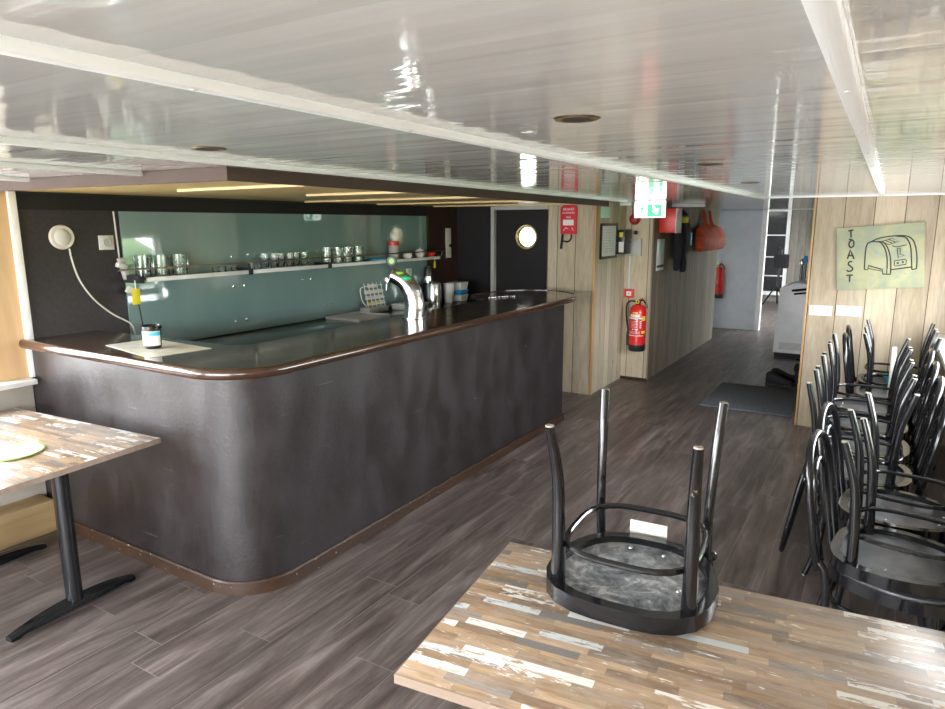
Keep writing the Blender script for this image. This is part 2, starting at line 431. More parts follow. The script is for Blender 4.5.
# black gloss paint, chipped
t = NT('chair_paint'); n1 = t.noise(t.coord(), 45, 5, .7); n2 = t.noise(t.coord(), 9, 3)
f = t.ramp(t.math('MULTIPLY', n1, n2), [(.40, (0,)*3), (.44, (1,)*3)])
c = t.mix(t.math('MULTIPLY', f, .6), (.006, .0065, .008), (.30, .26, .21))
t.set(Base_Color=c, Roughness=t.ramp(n1, [(.3, (.08,)*3), (.8, (.25,)*3)]), Coat_Weight=.3, Coat_Roughness=.04)
t.bump(n1, .05, .003)
M['chair'] = t.m
M['leg_tip'] = plain('leg_tip', (.38, .34, .28), .6, var=.3, vs_=60)
t = NT('seat_underside'); n1 = t.noise(t.coord(), 14, 7, .75, .6); n2 = t.noise(t.coord(), 60, 3)
c = t.ramp(n1, [(.35, (.03, .033, .04)), (.43, (.13, .145, .165)), (.52, (.28, .30, .33)), (.60, (.62, .62, .63))])
c = t.mix(t.math('MULTIPLY', t.ramp(n2, [(.62, (0,)*3), (.68, (1,)*3)]), .5), c, (.22, .17, .12))
t.set(Base_Color=c, Roughness=.42); t.bump(n1, .3, .004)
M['seat_under'] = t.m
t = NT('seat_under_clean'); n1 = t.noise(t.coord(), 7, 5, .6, .3)
t.set(Base_Color=t.ramp(n1, [(.35, (.045, .048, .055)), (.65, (.12, .125, .135))]), Roughness=.32, Coat_Weight=.2); M['seat_under2'] = t.m

t = NT('doormat_fibre'); n = t.noise(t.coord(), 120, 3)
t.set(Base_Color=t.ramp(n, [(.3, (.07, .082, .098)), (.7, (.19, .215, .25))]), Roughness=.95); t.bump(n, .8, .005); M['doormat'] = t.m
t = NT('marble_mat'); n = t.noise(t.coord(), 7, 5, .6, 1.5)
t.set(Base_Color=t.ramp(n, [(.35, (.55, .55, .48)), (.55, (.72, .69, .58)), (.7, (.45, .53, .60))]), Roughness=.4); M['placemat'] = t.m
t = NT('canvas_paint'); n = t.noise(t.coord(), 4.5, 4, .6, .6)
t.set(Base_Color=t.ramp(n, [(.30, (.24, .28, .24)), (.46, (.31, .33, .22)), (.60, (.40, .38, .22)), (.75, (.28, .32, .28))]), Roughness=.55)
t.bump(t.noise(t.coord(), 60, 3), .25, .003); M['canvas'] = t.m
def emis(name, col, s):
    t = NT(name); n = t.noise(t.coord(), 3)
    t.set(Base_Color=col, Emission_Color=(*col, 1), Emission_Strength=s, Roughness=.3); return t.m
M['lit_white'] = emis('lit_white', (.95, 1, .98), .9)
M['lit_green'] = emis('lit_green', (.005, .42, .16), .45)
t = NT('foliage'); n = t.noise(t.coord(), 1.6, 6, .7)
t.set(Base_Color=t.ramp(n, [(.35, (.06, .09, .035)), (.65, (.17, .24, .08))]), Roughness=.8); M['grass'] = t.m

# ---------------------------------------------------------------- the setting
CZ = 1.97           # ceiling
LX, RX = -4.15, .56  # side walls
struct(MB().ext(-4.3, .8, -3.2, 17, -.08, 0).build('floor', M['floor'], smooth=False))
struct(MB().ext(-4.3, .8, -3.2, 12.0, CZ, CZ+.1).build('ceiling', M['ceiling'], smooth=False))
struct(MB().ext(-4.3, .8, 12.0, 17, 2.12, 2.2).build('ceiling_far', M['white_paint'], smooth=False))
def wall(name, boxes, mat):
    b = MB()
    for a in boxes: b.ext(*a)
    return struct(b.build(name, mat, smooth=False))
# left wall: sill wall, head, pier, and the dark bar wall
wall('wall_left', [(-4.35, LX, -3.2, 1.90, 0, .87), (-4.35, LX, -3.2, 1.90, 1.88, CZ), (-4.35, LX, -3.2, -2.6, .87, 1.88), (-4.35, LX, 1.70, 1.90, .87, 1.88)], M['beige_board'])
wall('wall_bar', [(-4.35, LX, 1.90, 6.6, 0, CZ)], M['dark_panel'])
struct(MB().ext(LX, LX+.012, 1.70, 1.885, .895, 1.925).build('trim_1', M['plywood'], smooth=False))
struct(MB().ext(LX, LX+.035, 1.885, 1.925, .895, 1.935, bev=.003).build('trim_2', M['white_paint']))
struct(MB().ext(LX, LX+.10, -2.7, 1.885, .865, .895, bev=.004).build('window_sill_left', M['white_paint']))
struct(MB().ext(LX, LX+.16, -2.7, 1.86, 0, .19, bev=.004).build('trim_3', M['pine']))
struct(MB().ext(LX, LX+.02, 1.926, 5.86, 1.838, 1.925).build('trim_4', M['darker_panel'], smooth=False))
struct(MB().ext(LX, LX+.02, 5.86, 6.43, 0, 1.93).build('trim_5', M['brown_column'], smooth=False))
# window frames of the left wall
def window_frame(name, x, y0, y1, z0, z1, n, mat):
    b = MB(); w = .045
    b.ext(x-.03, x+.03, y0, y1, z0, z0+w); b.ext(x-.03, x+.03, y0, y1, z1-w, z1)
    for i in range(n+1):
        y = y0+(y1-y0)*i/n; yy = min(max(y, y0+w/2), y1-w/2)
        b.ext(x-.03, x+.03, yy-w/2, yy+w/2, z0+w, z1-w)
    return struct(b.build(name, mat, smooth=False))
window_frame('window_1', -4.25, -2.6, 1.70, .87, 1.88, 4, M['white_paint'])
# right wall with a long window band above a white sill
wall('wall_right', [(RX, .76, -3.2, 6.365, 0, .86), (RX, .76, -3.2, 6.365, 1.88, CZ), (RX, .76, -3.2, -2.6, .86, 1.88), (RX, .76, -.6, 2.9, .86, 1.62), (RX, .76, 5.95, 6.365, .86, 1.62), (RX, .76, -2.6, 6.365, 1.62, 1.88)], M['planks_toast'])
window_frame('window_2', .68, 2.9, 5.95, .86, 1.62, 3, M['white_paint'])
window_frame('window_4', .68, -2.6, -.6, .86, 1.62, 2, M['white_paint'])
struct(MB().ext(.37, RX+.02, -2.7, 6.36, .86, .895, bev=.005).build('window_sill_right', M['white_paint']))
# wall behind the camera with a wide window
wall('wall_back', [(-4.3, -3.8, -3.2, -3.0, 0, CZ), (.2, .76, -3.2, -3.0, 0, CZ), (-3.8, .2, -3.2, -3.0, 0, .25), (-3.8, .2, -3.2, -3.0, 1.9, CZ)], M['white_paint'])
b = MB()
for x in (-3.78, -2.45, -1.15, .18): b.ext(x-.03, x+.03, -3.13, -3.07, .25, 1.9)
struct(b.build('window_3', M['white_paint'], smooth=False))
# toast wall and its trims
wall('wall_toast', [(-.54, .80, 6.365, 6.46, 0, CZ)], M['planks_toast'])
struct(MB().ext(-.556, -.541, 6.35, 6.475, 0, CZ, bev=.002).build('trim_6', M['orange_wood']))
struct(MB().ext(-.95, RX, 6.345, 6.363, CZ-.010, CZ, bev=.002).build('trim_7', M['white_paint']))
# wall with the porthole door behind the bar, plank walls to its right
DX0, DX1 = -3.64, -3.03
wall('wall_door', [(LX, DX0-.04, 6.43, 6.53, 0, CZ)], M['darker_panel'])
wall('wall_planks_a', [(DX1+.02, -2.5, 6.43, 6.53, 0, CZ), ], M['planks_pale'])
wall('wall_planks_b', [(-2.56, -2.5, 6.53, 7.36, 0, CZ)], M['planks_narrow'])
wall('wall_planks_c', [(-2.56, -2.2, 7.36, 7.42, 0, CZ)], M['planks_pale'])
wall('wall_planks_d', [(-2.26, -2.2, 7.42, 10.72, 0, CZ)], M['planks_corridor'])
struct(MB().ext(-2.512, -2.488, 6.418, 6.45, 0, CZ, bev=.003).build('trim_8', M['orange_wood']))
struct(MB().ext(-2.497, -2.19, 7.345, 7.36, 0, .03).build('trim_9', M['edge_brown'], smooth=False))
# porthole door
def ring_panel(x0, x1, z0, z1, cx, cz, r, y0, y1):
    """rectangular panel in the XZ plane with a round hole"""
    b = MB(); N = 48; rect = []
    for i in range(N):
        a = 2*math.pi*i/N; dx, dz = math.cos(a), math.sin(a)
        tx = (x1-cx)/dx if dx > 1e-9 else ((x0-cx)/dx if dx < -1e-9 else 1e9)
        tz = (z1-cz)/dz if dz > 1e-9 else ((z0-cz)/dz if dz < -1e-9 else 1e9)
        k = min(tx, tz); rect.append((cx+dx*k, cz+dz*k))
    corners = [(x1, z1), (x0, z1), (x0, z0), (x1, z0)]
    for c in corners:
        i = min(range(N), key=lambda k: (rect[k][0]-c[0])**2+(rect[k][1]-c[1])**2); rect[i] = c
    V = {}
    for y in (y0, y1):
        V[y] = ([b.bm.verts.new((p[0], y, p[1])) for p in rect], [b.bm.verts.new((cx+r*math.cos(2*math.pi*i/N), y, cz+r*math.sin(2*math.pi*i/N))) for i in range(N)])
    for i in range(N):
        j = (i+1) % N
        b.bm.faces.new((V[y0][0][i], V[y0][0][j], V[y0][1][j], V[y0][1][i]))
        b.bm.faces.new((V[y1][0][i], V[y1][0][j], V[y1][1][j], V[y1][1][i]))
        b.bm.faces.new((V[y0][0][i], V[y0][0][j], V[y1][0][j], V[y1][0][i]))
        b.bm.faces.new((V[y0][1][i], V[y0][1][j], V[y1][1][j], V[y1][1][i]))
    return b
PHX, PHZ, PHR = -3.27, 1.617, .098
d = empty('door_1', (0, 0, 0)); d['kind'] = 'structure'
ring_panel(DX0, DX1, .01, 1.90, PHX, PHZ, PHR+.004, 6.45, 6.49).build('door_leaf', M['darker_panel'], d)
MB().lathe([(PHR, 0), (PHR+.012, -.012), (PHR+.026, -.012), (PHR+.030, 0), (PHR, .002)], (PHX, 6.447, PHZ), 40, 'Y').build('porthole_ring', M['brass'], d)
MB().lathe([(0, 0), (PHR+.003, 0), (PHR+.003, .006), (0, .006)], (PHX, 6.465, PHZ), 40, 'Y').build('porthole_pane', M['glass'], d)
b = MB(); b.ext(DX0-.04, DX0, 6.40, 6.53, 0, CZ-.0); b.ext(DX0, DX1+.02, 6.40, 6.53, 1.90, CZ)
b.build('door_frame', M['grey_plastic'], d, smooth=False)
# corridor right wall, the white end partition, far room
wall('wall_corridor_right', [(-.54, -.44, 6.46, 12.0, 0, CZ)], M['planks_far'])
wall('wall_store', [(-4.3, -2.26, 10.72, 10.80, 0, CZ)], M['white_paint'])
wall('wall_end', [(-2.6, -1.72, 11.9, 11.98, 0, 2.12), (-.54, .80, 11.9, 11.98, 0, 2.12), (-2.6, -.4, 11.9, 11.98, 1.965, 2.12)], M['grey_paint'])
struct(MB().ext(-1.775, -1.70, 11.87, 12.0, 0, 1.965, bev=.004).build('trim_10', M['white_paint']))
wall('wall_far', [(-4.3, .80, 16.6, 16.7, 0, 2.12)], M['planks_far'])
wall('wall_far_side', [(.0, .12, 12.0, 12.2, 0, 2.12), (.0, .12, 15.0, 16.6, 0, 2.12), (.0, .12, 12.2, 15.0, 0, .25), (.0, .12, 12.2, 15.0, 2.0, 2.12)], M['white_paint'])
wall('wall_far_left', [(-4.3, -4.2, 10.8, 17, 0, 2.12)], M['white_paint'])
# soffit over the bar
P2 = [(-3.95, 1.70), (-2.21, 1.797), (-2.385, 6.43)]
sb = MB().prism([(LX, 1.70), (-2.22, 1.81), (-2.39, 6.43), (LX, 6.43)], 1.938, 1.9695); struct(sb.build('ceiling_soffit', M['tan_board'], smooth=False))
b = MB().strip([(LX, 1.685), (-2.205, 1.793), (-2.382, 6.425)], [(0, 1.918), (0, 1.969), (.018, 1.969), (.018, 1.918)])
struct(b.build('trim_11', M['fascia_brown'], smooth=False))
for i, (y, x0, x1) in enumerate(((2.33, -3.25, -2.25), (3.14, -3.12, -2.30), (4.0, -4.0, -2.33), (4.9, -4.0, -2.36), (5.8, -4.0, -2.40))):
    struct(MB().ext(x0, x1, y-.02, y+.02, 1.924, 1.937).build('trim_%d' % (12+i), M['batten_wood'], smooth=False))
# ceiling battens
def batten(n, p0, p1, w, h=.018):
    p0, p1 = Vector((*p0, 0)), Vector((*p1, 0)); d_ = p1-p0; L = d_.length; a = math.atan2(d_.y, d_.x)
    b = MB().box(((p0.x+p1.x)/2, (p0.y+p1.y)/2, CZ-h/2), (L, w, h), a, bev=.003)
    nn = Vector((-d_.y, d_.x, 0)).normalized()
    o = struct(b.build('trim_%d' % n, M['batten_white']))
    s_ = MB(); k = .3
    while k < L:
        q = p0+d_.normalized()*k
        s_.sphere((q.x, q.y, CZ-h), .006, 8, (1, 1, .4)); k += .55
    o2 = s_.build('screw_heads', M['white_plastic'], o)
batten(20, (-.905, -2.9), (-.950, 6.33), .028)
batten(21, (-1.752, -2.9), (-2.184, 6.40), .024)
batten(22, (-.077, -2.9), (-.077, 6.33), .030)
batten(23, (-2.70, -2.9), (-2.69, 1.75), .03)
batten(24, (-3.46, -2.9), (-3.46, 1.68), .03)

# ---------------------------------------------------------------- green bank outside
bank = MB(); 
for i in range(24):
    y = -8+i*1.6
    bank.sphere((7.5+random.uniform(-1, 1), y, -.2), 1.7, 12, (1, 1, .9+random.random()*.5))
bk = bank.build('hedge_bank', M['grass']); tag(bk, 'green bank of bushes outside the right hand windows', 'bushes', kind='stuff')

# ---------------------------------------------------------------- the bar
bar = empty('bar_counter', (-2.6, 3.6, 0), 0, 'long dark brown bar with rounded corner, glossy counter top and scuffed leatherette front', 'bar')
def w2(o):  # parts built in world coordinates under an Empty placed at its base
    o.matrix_parent_inverse = Matrix.Translation(o.parent.location).inverted() if o.parent.rotation_euler.z == 0 else (Matrix.Translation(o.parent.location) @ Matrix.Rotation(o.parent.rotation_euler.z, 4, 'Z')).inverted()
    return o
front = [(LX+.002, 1.905), (-2.65, 1.905)]+arc(-2.65, 2.175, .27, -90, 0, 14)[1:]+[(-2.38, 5.44), (-2.84, 5.44)]
w2(MB().strip(front, [(0, .0), (0, 1.08), (-.03, 1.08), (-.03, 0)]).build('front_panel', M['cladding'], bar, ang=25))
w2(MB().strip(front, [(.001, 0), (.001, .066), (.010, .066), (.016, .058), (.018, 0)]).build('plinth', M['plinth_brown'], bar, ang=25))
outer = [(-4.14, 1.868), (-2.65, 1.868)]+arc(-2.65, 2.178, .31, -90, 0, 16)[1:]+[(-2.34, 5.15)]+arc(-2.78, 5.45, .44, 0, 180, 20, .55)[0:]
inner = [(-3.22, 5.25), (-2.93, 5.0), (-2.90, 2.44), (-3.0, 2.36), (-4.14, 2.30)]
w2(MB().prism(outer+inner, 1.078, 1.112).build('counter_top', M['counter'], bar, ang=25))
w2(MB().strip(outer+[(-3.22, 5.25)], [(-.004, 1.070), (.004, 1.068), (.013, 1.076), (.017, 1.091), (.013, 1.108), (.004, 1.116), (-.010, 1.117), (-.010, 1.1125), (-.004, 1.112)]).build('edge_moulding', M['edge_brown'], bar, ang=50))
w2(MB().ext(-2.86, -2.82, 2.4, 5.40, .55, .58).build('shelf', M['black_plastic'], bar, smooth=False))
# back counter
bc = empty('back_counter', (-3.85, 4.1, 0), 0, 'low black worktop running along the green glass wall behind the bar', 'worktop')
w2(MB().ext(LX+.022, -3.57, 2.36, 6.20, .918, .95, bev=.004).build('worktop', M['black_top'], bc))
w2(MB().ext(LX+.022, -3.62, 2.38, 6.18, 0, .918).build('cabinet_body', M['darker_panel'], bc, smooth=False))
for i in range(5):
    y0 = 2.42+i*.70
    dr = w2(MB().ext(-3.62, -3.602, y0, y0+.68, .06, .90, bev=.002).build('door', M['dark_panel'], bc))
    w2_h = MB().tube([(-3.60, y0+.60, .70), (-3.575, y0+.60, .70), (-3.575, y0+.60, .82), (-3.60, y0+.60, .82)], .005).build('handle', M['steel'], dr)
# green glass
gg = MB().ext(LX+.001, LX+.012, 2.52, 5.85, .952, 1.836).build('splash_panel', M['green_glass'], smooth=False)
tag(gg, 'large sea green glossy glass panel on the wall behind the bar', 'glass panel')
for (y, z) in ((3.35, 1.30), (3.45, 1.30), (4.05, 1.30), (4.15, 1.30), (3.35, 1.04), (3.45, 1.04), (4.3, 1.06), (4.4, 1.06), (3.35, 1.52), (3.5, 1.53)):
    MB().lathe([(0, .008), (.009, .006), (.011, 0), (0, 0)], (LX+.012, y, z), 12, 'X').build('glass_bolt', M['chrome'], gg)
# glass shelf on profile
sh = empty('wall_shelf', (-4.0, 4.2, 1.40), 0, 'long white edged shelf with thin rail across the green glass', 'shelf')
for y0, y1 in ((2.56, 3.36), (3.40, 4.19), (4.23, 5.86)):
    w2(MB().ext(LX+.013, -3.99, y0, y1, 1.410, 1.418).build('shelf_board', M['steel'], sh, smooth=False))
    w2(MB().ext(-3.99, -3.972, y0, y1, 1.397, 1.425, bev=.002).build('front_edge', M['white_paint'], sh))
for y in (2.52, 3.38, 4.21, 5.87):
    w2(MB().ext(LX+.013, -3.965, y-.018, y+.018, 1.392, 1.440, bev=.003).build('bracket', M['dark_rubber'], sh))
    w2(MB().tube([(-3.97, y, 1.43), (-3.955, y, 1.482)], .005).build('rail_post', M['steel'], sh))
w2(MB().tube([(-3.955, 2.36, 1.482), (-3.955, 5.93, 1.482)], .006).build('rail', M['rail_metal'], sh))

# ---------------------------------------------------------------- glassware on the shelf
def glass_mesh(h, r, kind):
    b = MB(); rb = r*.8 if kind == 'tumbler' else r
    b.lathe([(0, 0), (rb, 0), (rb*1.0, .004), (r*1.02, h*.45), (r, h), (r-.004, h), (r*.98-.003, h*.45), (rb-.006, .012), (0, .010)], seg=16)
    return b
ordn = ['first', 'second', 'third', 'fourth', 'fifth', 'sixth', 'seventh', 'eighth', 'ninth', 'tenth']
mug = empty('glass_mug', (0, 0, 0))
glass_mesh(.142, .046, 'mug').build('cup', M['glass'], mug)
MB().tube(smooth_path([(0, .044, .120), (0, .074, .112), (0, .080, .075), (0, .072, .045), (0, .044, .036)], 4), .0055, 8).build('handle', M['glass'], mug)
def mugs(ys, xs, group, fmt):
    for i, (y, x) in enumerate(zip(ys, xs)):
        o = copy_tree(mug); o.location = (x, y, 1.418); o.rotation_euler = (0, 0, R(random.uniform(-20, 20)))
        tag(o, fmt % ordn[i], 'glass', group)
mugs((2.60, 2.72, 2.86), (-4.07, -4.05, -4.06), 'glass mugs at the left end of the shelf', '%s from the left of the glass mugs at the left end of the bar shelf')
mugs((4.27, 4.40, 4.53, 4.66), (-4.06, -4.05, -4.06, -4.05), 'glass mugs in the middle of the shelf', '%s from the left of the glass mugs in the middle of the bar shelf')
for o in [mug]+list(mug.children): bpy.data.objects.remove(o)
tum = glass_mesh(.115, .035, 'tumbler').build('tumbler', M['glass'])
for i, y in enumerate((3.60, 3.68, 3.76, 3.84, 3.92, 4.00)):
    o = tum if i == 0 else tum.copy()
    if i: COL.objects.link(o)
    o.location = (-4.07+.02*(i % 2), y, 1.418)
    tag(o, '%s from the left of the clear tumblers left of the mugs on the bar shelf' % ordn[i], 'glass', 'clear tumblers on the shelf')
sht = MB().lathe([(0, 0), (.020, 0), (.025, .045), (.022, .045), (.017, .008), (0, .008)], seg=14).build('shot_glass', M['glass'])
for i, y in enumerate((3.12, 3.175, 3.23, 3.285, 3.44, 3.495, 3.55)):
    o = sht if i == 0 else sht.copy()
    if i: COL.objects.link(o)
    o.location = (-4.03, y, 1.418)
    tag(o, '%s from the left of the tiny shot glasses along the bar shelf rail' % ordn[i], 'glass', 'shot glasses on the shelf')
o = MB().lathe([(0, 0), (.075, 0), (.10, .022), (.096, .022), (.072, .005), (0, .005)], (-4.06, 4.92, 1.418), 24).build('dish', M['light_blue']); tag(o, 'shallow bright blue dish lying on the bar shelf', 'dish')
o = MB().box((-4.02, 5.06, 1.430), (.09, .10, .022), .1, bev=.004).build('folded_cloth', M['orange_fabric']); tag(o, 'small orange folded cloth beside the blue dish on the shelf', 'cloth')
jr = empty('jar', (-4.07, 5.20, 1.4185), 0, 'glass storage jar with red lid at right of the bar shelf', 'jar')
MB().lathe([(0, 0), (.048, 0), (.050, .01), (.050, .125), (.044, .135), (0, .135)], seg=20).build('body', M['grey_plastic'], jr)
MB().lathe([(0, 0), (.052, 0), (.052, .034), (.048, .038), (0, .038)], (0, 0, .135), 20).build('lid', M['red_plastic'], jr)
def cup(x, y, lab, r=.042, h=.065):
    c = empty('teapot' if 'teapot' in lab else 'cup', (x, y, 1.4185), 0, lab, 'teapot' if 'teapot' in lab else 'cup')
    MB().lathe([(0, 0), (r*.6, 0), (r*.95, h*.4), (r, h), (r-.004, h), (r*.8, h*.3), (0, .008)], seg=20).build('bowl', M['porcelain'], c)
    MB().tube(smooth_path([(0, r*.9, h*.85), (0, r*1.4, h*.8), (0, r*1.45, h*.45), (0, r*.85, h*.3)], 4), .005, 8).build('handle', M['porcelain'], c)
    return c
cup(-4.04, 5.38, 'white porcelain cup right of the red lidded jar on the shelf', .048, .06)
tp = cup(-4.05, 5.60, 'small white teapot with round lid between cup and red bowl', .05, .07)
MB().sphere((0, 0, .072), .042, 14, (1, 1, .45)).sphere((0, 0, .096), .009, 8).build('lid', M['porcelain'], tp)
MB().tube([(0, -.04, .03), (0, -.075, .065)], [.010, .006], 8).build('spout', M['porcelain'], tp)
o = MB().lathe([(0, 0), (.030, 0), (.050, .045), (.046, .045), (.026, .006), (0, .006)], (-4.04, 5.78, 1.4185), 20).build('bowl', M['red_plastic']); tag(o, 'small red bowl at the right end of the bar shelf', 'bowl')

# ---------------------------------------------------------------- things on the dark bar wall
WX = LX+.001
sd = empty('smoke_detector', (WX, 2.155, 1.683), 0, 'round cream smoke detector high on the dark wall left of the glass', 'smoke detector')
MB().lathe([(0, 0), (.070, 0), (.072, .010), (.066, .022), (0, .022)], seg=32, axis='X').build('base', M['cream_plastic'], sd)
MB().lathe([(0, .034), (.030, .032), (.046, .024), (.050, .021), (0, .021)], seg=28, axis='X').build('sensor_cap', M['white_plastic'], sd)
o = MB().tube(smooth_path([(WX+.012, 2.19, 1.615), (WX+.006, 2.20, 1.55), (WX+.006, 2.23, 1.43), (WX+.006, 2.30, 1.31), (WX+.006, 2.40, 1.21), (WX+.012, 2.48, 1.155), (WX+.022, 2.52, 1.12), (WX+.022, 2.54, 1.05), (WX+.03, 2.55, .957)], 6), .0055, 8).build('cable', M['cream_plastic'])
tag(o, 'cream cable drooping from the smoke detector down the dark wall', 'cable')
def socket(name, c, axis, w, h, n, label, cat='socket', group=None, mat='white_plastic'):
    """axis 'X': on a wall facing +x; 'Y': facing -y"""
    o = empty(name, c, 0, label, cat, group)
    if axis == 'X':
        MB().box((.006, 0, 0), (.012, w, h), bev=.004).build('frame', M[mat], o)
        for i in range(n): MB().lathe([(0, .006), (.018, .006), (.020, .009), (.024, .009), (.026, 0), (0, 0)], (.011, (i-(n-1)/2)*w/n, 0), 24, 'X').build('insert', M['grey_plastic'], o)
    else:
        MB().box((0, -.006, 0), (w, .012, h), bev=.004).build('frame', M[mat], o)
        for i in range(n): MB().lathe([(0, -.006), (.018, -.006), (.020, -.009), (.024, -.009), (.026, 0), (0, 0)], ((i-(n-1)/2)*w/n, -.011, 0), 24, 'Y').build('insert', M['grey_plastic'], o)
    return o
socket('dimmer_switch', (WX, 2.42, 1.645), 'X', .095, .088, 1, 'square white rotary switch between smoke detector and green glass', 'switch')
o = MB().tube([(WX+.006, 2.485, 1.835), (WX+.006, 2.495, 1.50)], .005, 6).build('conduit', M['cream_plastic']); tag(o, 'thin pale cable running vertically beside the green glass', 'cable')
pl = empty('power_strip', (WX+.03, 2.50, 1.46), 0, 'small grey white plug cluster hanging at the left end of the bar shelf', 'plug')
MB().box((0, 0, .02), (.04, .03, .14), 0, Matrix.Rotation(R(14), 4, 'X'), bev=.004).build('body', M['grey_plastic'], pl)
MB().box((.03, -.03, .04), (.04, .06, .03), 0, Matrix.Rotation(R(-20), 4, 'X'), bev=.004).build('plug', M['white_plastic'], pl)
MB().box((.02, .02, -.12), (.035, .05, .04), 0, Matrix.Rotation(R(-30), 4, 'X'), bev=.004).build('adapter', M['cream_plastic'], pl)
def price_tag(name, x, y, z, label, s=1):
    o = empty(name, (x, y, z), 0, label, 'tag')
    MB().box((0, 0, -.055*s), (.003, .042*s, .075*s), bev=.001).build('card', M['yellow'], o)
    MB().tube([(0, 0, .03), (0, .002, -.018*s)], .0035, 6).build('string', M['white_plastic'], o)
    return o
price_tag('yellow_tag', -3.965, 2.47, 1.385, 'yellow tag hanging from the left end of the bar shelf', 1.3)
price_tag('yellow_tag', -3.965, 5.74, 1.385, 'yellow tag hanging from the right end of the bar shelf', .8)
o = MB().tube(smooth_path([(-4.09, 2.52, 1.33), (-4.0, 2.50, 1.27), (-3.7, 2.33, 1.17), (-3.5, 2.22, 1.15), (-3.39, 2.14, 1.20), (-3.355, 2.11, 1.235)], 6), .004, 6).build('black_cable', M['black_plastic']); tag(o, 'thin black cord from the plug down to the dispenser on the bar', 'cord')
fr_ = empty('bottle_opener', (LX+.021, 6.24, 1.55), 0, 'tall cream wall mounted bottle opener on the brown column', 'opener')
MB().box((.005, 0, 0), (.010, .10, .32), bev=.003).build('plate', M['cream_plastic'], fr_)
MB().sphere((.02, .02, -.03), .018, 10).build('opener_hook', M['black_metal'], fr_)
socket('wall_socket', (LX+.012, 5.52, 1.27), 'X', .085, .085, 1, 'grey white wall socket on the green glass under the shelf')

# ---------------------------------------------------------------- back counter things
BZ = .9505
tr = empty('drip_tray', (-3.90, 4.46, BZ), 0, 'flat white tray lying on the black worktop', 'tray')
MB().box((0, 0, .006), (.38, .42, .012), 0, bev=.003).build('board', M['white_plastic'], tr)
MB().strip([(-.19, -.21), (.19, -.21), (.19, .21), (-.19, .21)], [(0, .012), (0, .020), (-.012, .020), (-.012, .012)], closed=True).build('rim', M['white_plastic'], tr)
rk = empty('capsule_rack', (-4.03, 4.84, BZ), 0, 'white wire rack of small packets standing on the black worktop', 'rack')
MB().box((0, 0, .025), (.11, .28, .05), bev=.004).build('base', M['grey_plastic'], rk)
b = MB()
for i in range(5): b.tube([(.03, -.12+i*.06, .05), (-.02, -.12+i*.06, .27)], .004, 6)
for k in range(4): b.tube([(.03-.012*k, -.13, .08+.055*k), (.03-.012*k, .13, .08+.055*k)], .004, 6)
b.tube(smooth_path([(-.02, -.13, .24), (-.02, -.17, .22), (0, -.17, .12), (.03, -.14, .06)], 4), .004, 6)
b.build('wires', M['white_paint'], rk)
for k in range(4):
    for i in range(4 if k < 3 else 2):
        MB().box((.012-.012*k, -.09+i*.06+(.06 if k == 3 else 0), .085+.052*k), (.03, .042, .034), bev=.003).build('packet', M['yellow'] if k == 0 and i % 2 == 0 else M['cream_plastic'], rk)
bx = empty('storage_box', (-3.90, 5.22, BZ), 0, 'low white box on the worktop behind the beer tap', 'box')
MB().box((0, 0, .022), (.22, .30, .044), bev=.003).build('body', M['white_plastic'], bx)
MB().box((0, 0, .048), (.23, .31, .010), bev=.003).build('lid', M['white_paint'], bx)
th = empty('thermos', (-4.065, 5.77, BZ), 0, 'tall black pump thermos with steel neck behind the kettle', 'thermos')
MB().lathe([(0, 0), (.062, 0), (.062, .19), (.055, .205), (0, .205)], seg=24).build('body', M['black_plastic'], th)
MB().lathe([(0, .205), (.045, .205), (.045, .27), (0, .27)], seg=24).build('neck', M['steel'], th)
MB().lathe([(0, .27), (.050, .27), (.050, .33), (.035, .37), (0, .375)], seg=24).build('pump_top', M['black_plastic'], th)
th2 = empty('coffee_grinder', (-4.07, 5.59, BZ), 0, 'short dark bottle standing beside the electric kettle', 'bottle')
MB().lathe([(0, 0), (.035, 0), (.038, .10), (.030, .13), (.030, .17), (0, .17)], seg=20).build('body', M['black_metal'], th2)
MB().lathe([(0, .17), (.032, .17), (.030, .20), (0, .202)], seg=20).build('cap', M['black_plastic'], th2)
kt = empty('electric_kettle', (-3.91, 5.64, BZ), 0, 'brushed steel kettle with black handle on the back worktop', 'kettle')
MB().lathe([(0, 0), (.075, 0), (.075, .02), (.072, .20), (.066, .215), (0, .22)], (0, 0, .0), 28).build('body', M['steel'], kt)
MB().tube(smooth_path([(0.0, .066, .205), (0, .115, .20), (0, .125, .12), (0, .110, .05), (0, .070, .03)], 5), .014, 8).build('handle', M['black_plastic'], kt)
MB().lathe([(0, .216), (.052, .216), (.05, .228), (.012, .232), (0, .245)], seg=24).build('lid', M['black_plastic'], kt)
jg = empty('plastic_jug', (-3.86, 5.835, BZ), 0, 'translucent white measuring jug right of the kettle', 'jug')
MB().lathe([(0, 0), (.042, 0), (.055, .20), (.051, .20), (.038, .006), (0, .006)], seg=24).build('body', M['white_plastic'], jg)
MB().tube(smooth_path([(0, .05, .18), (0, .09, .17), (0, .085, .07), (0, .045, .04)], 5), .007, 8).build('handle', M['white_plastic'], jg)
def tub(x, y, z, w, d_, h, mt, label):
    o = empty('plastic_tub', (x, y, z), 0, label, 'tub')
    b = MB(); bm = b.bm
    b.box((0, 0, h/2), (w, d_, h), bev=.006)
    for v_ in bm.verts:
        if v_.co.z > h*.6: v_.co.x *= 1.1; v_.co.y *= 1.1
    b.build('body', M[mt], o)
    MB().box((0, 0, h+.003), (w*1.16, d_*1.16, .008), bev=.003).build('lid', M[mt], o)
    return o
tub(-3.86, 6.02, BZ, .15, .13, .062, 'white_plastic', 'white plastic tub, bottom of the stack right of the jug')
tub(-3.86, 6.02, BZ+.0705, .15, .13, .040, 'blue', 'blue plastic tub between two white tubs beside the jug')
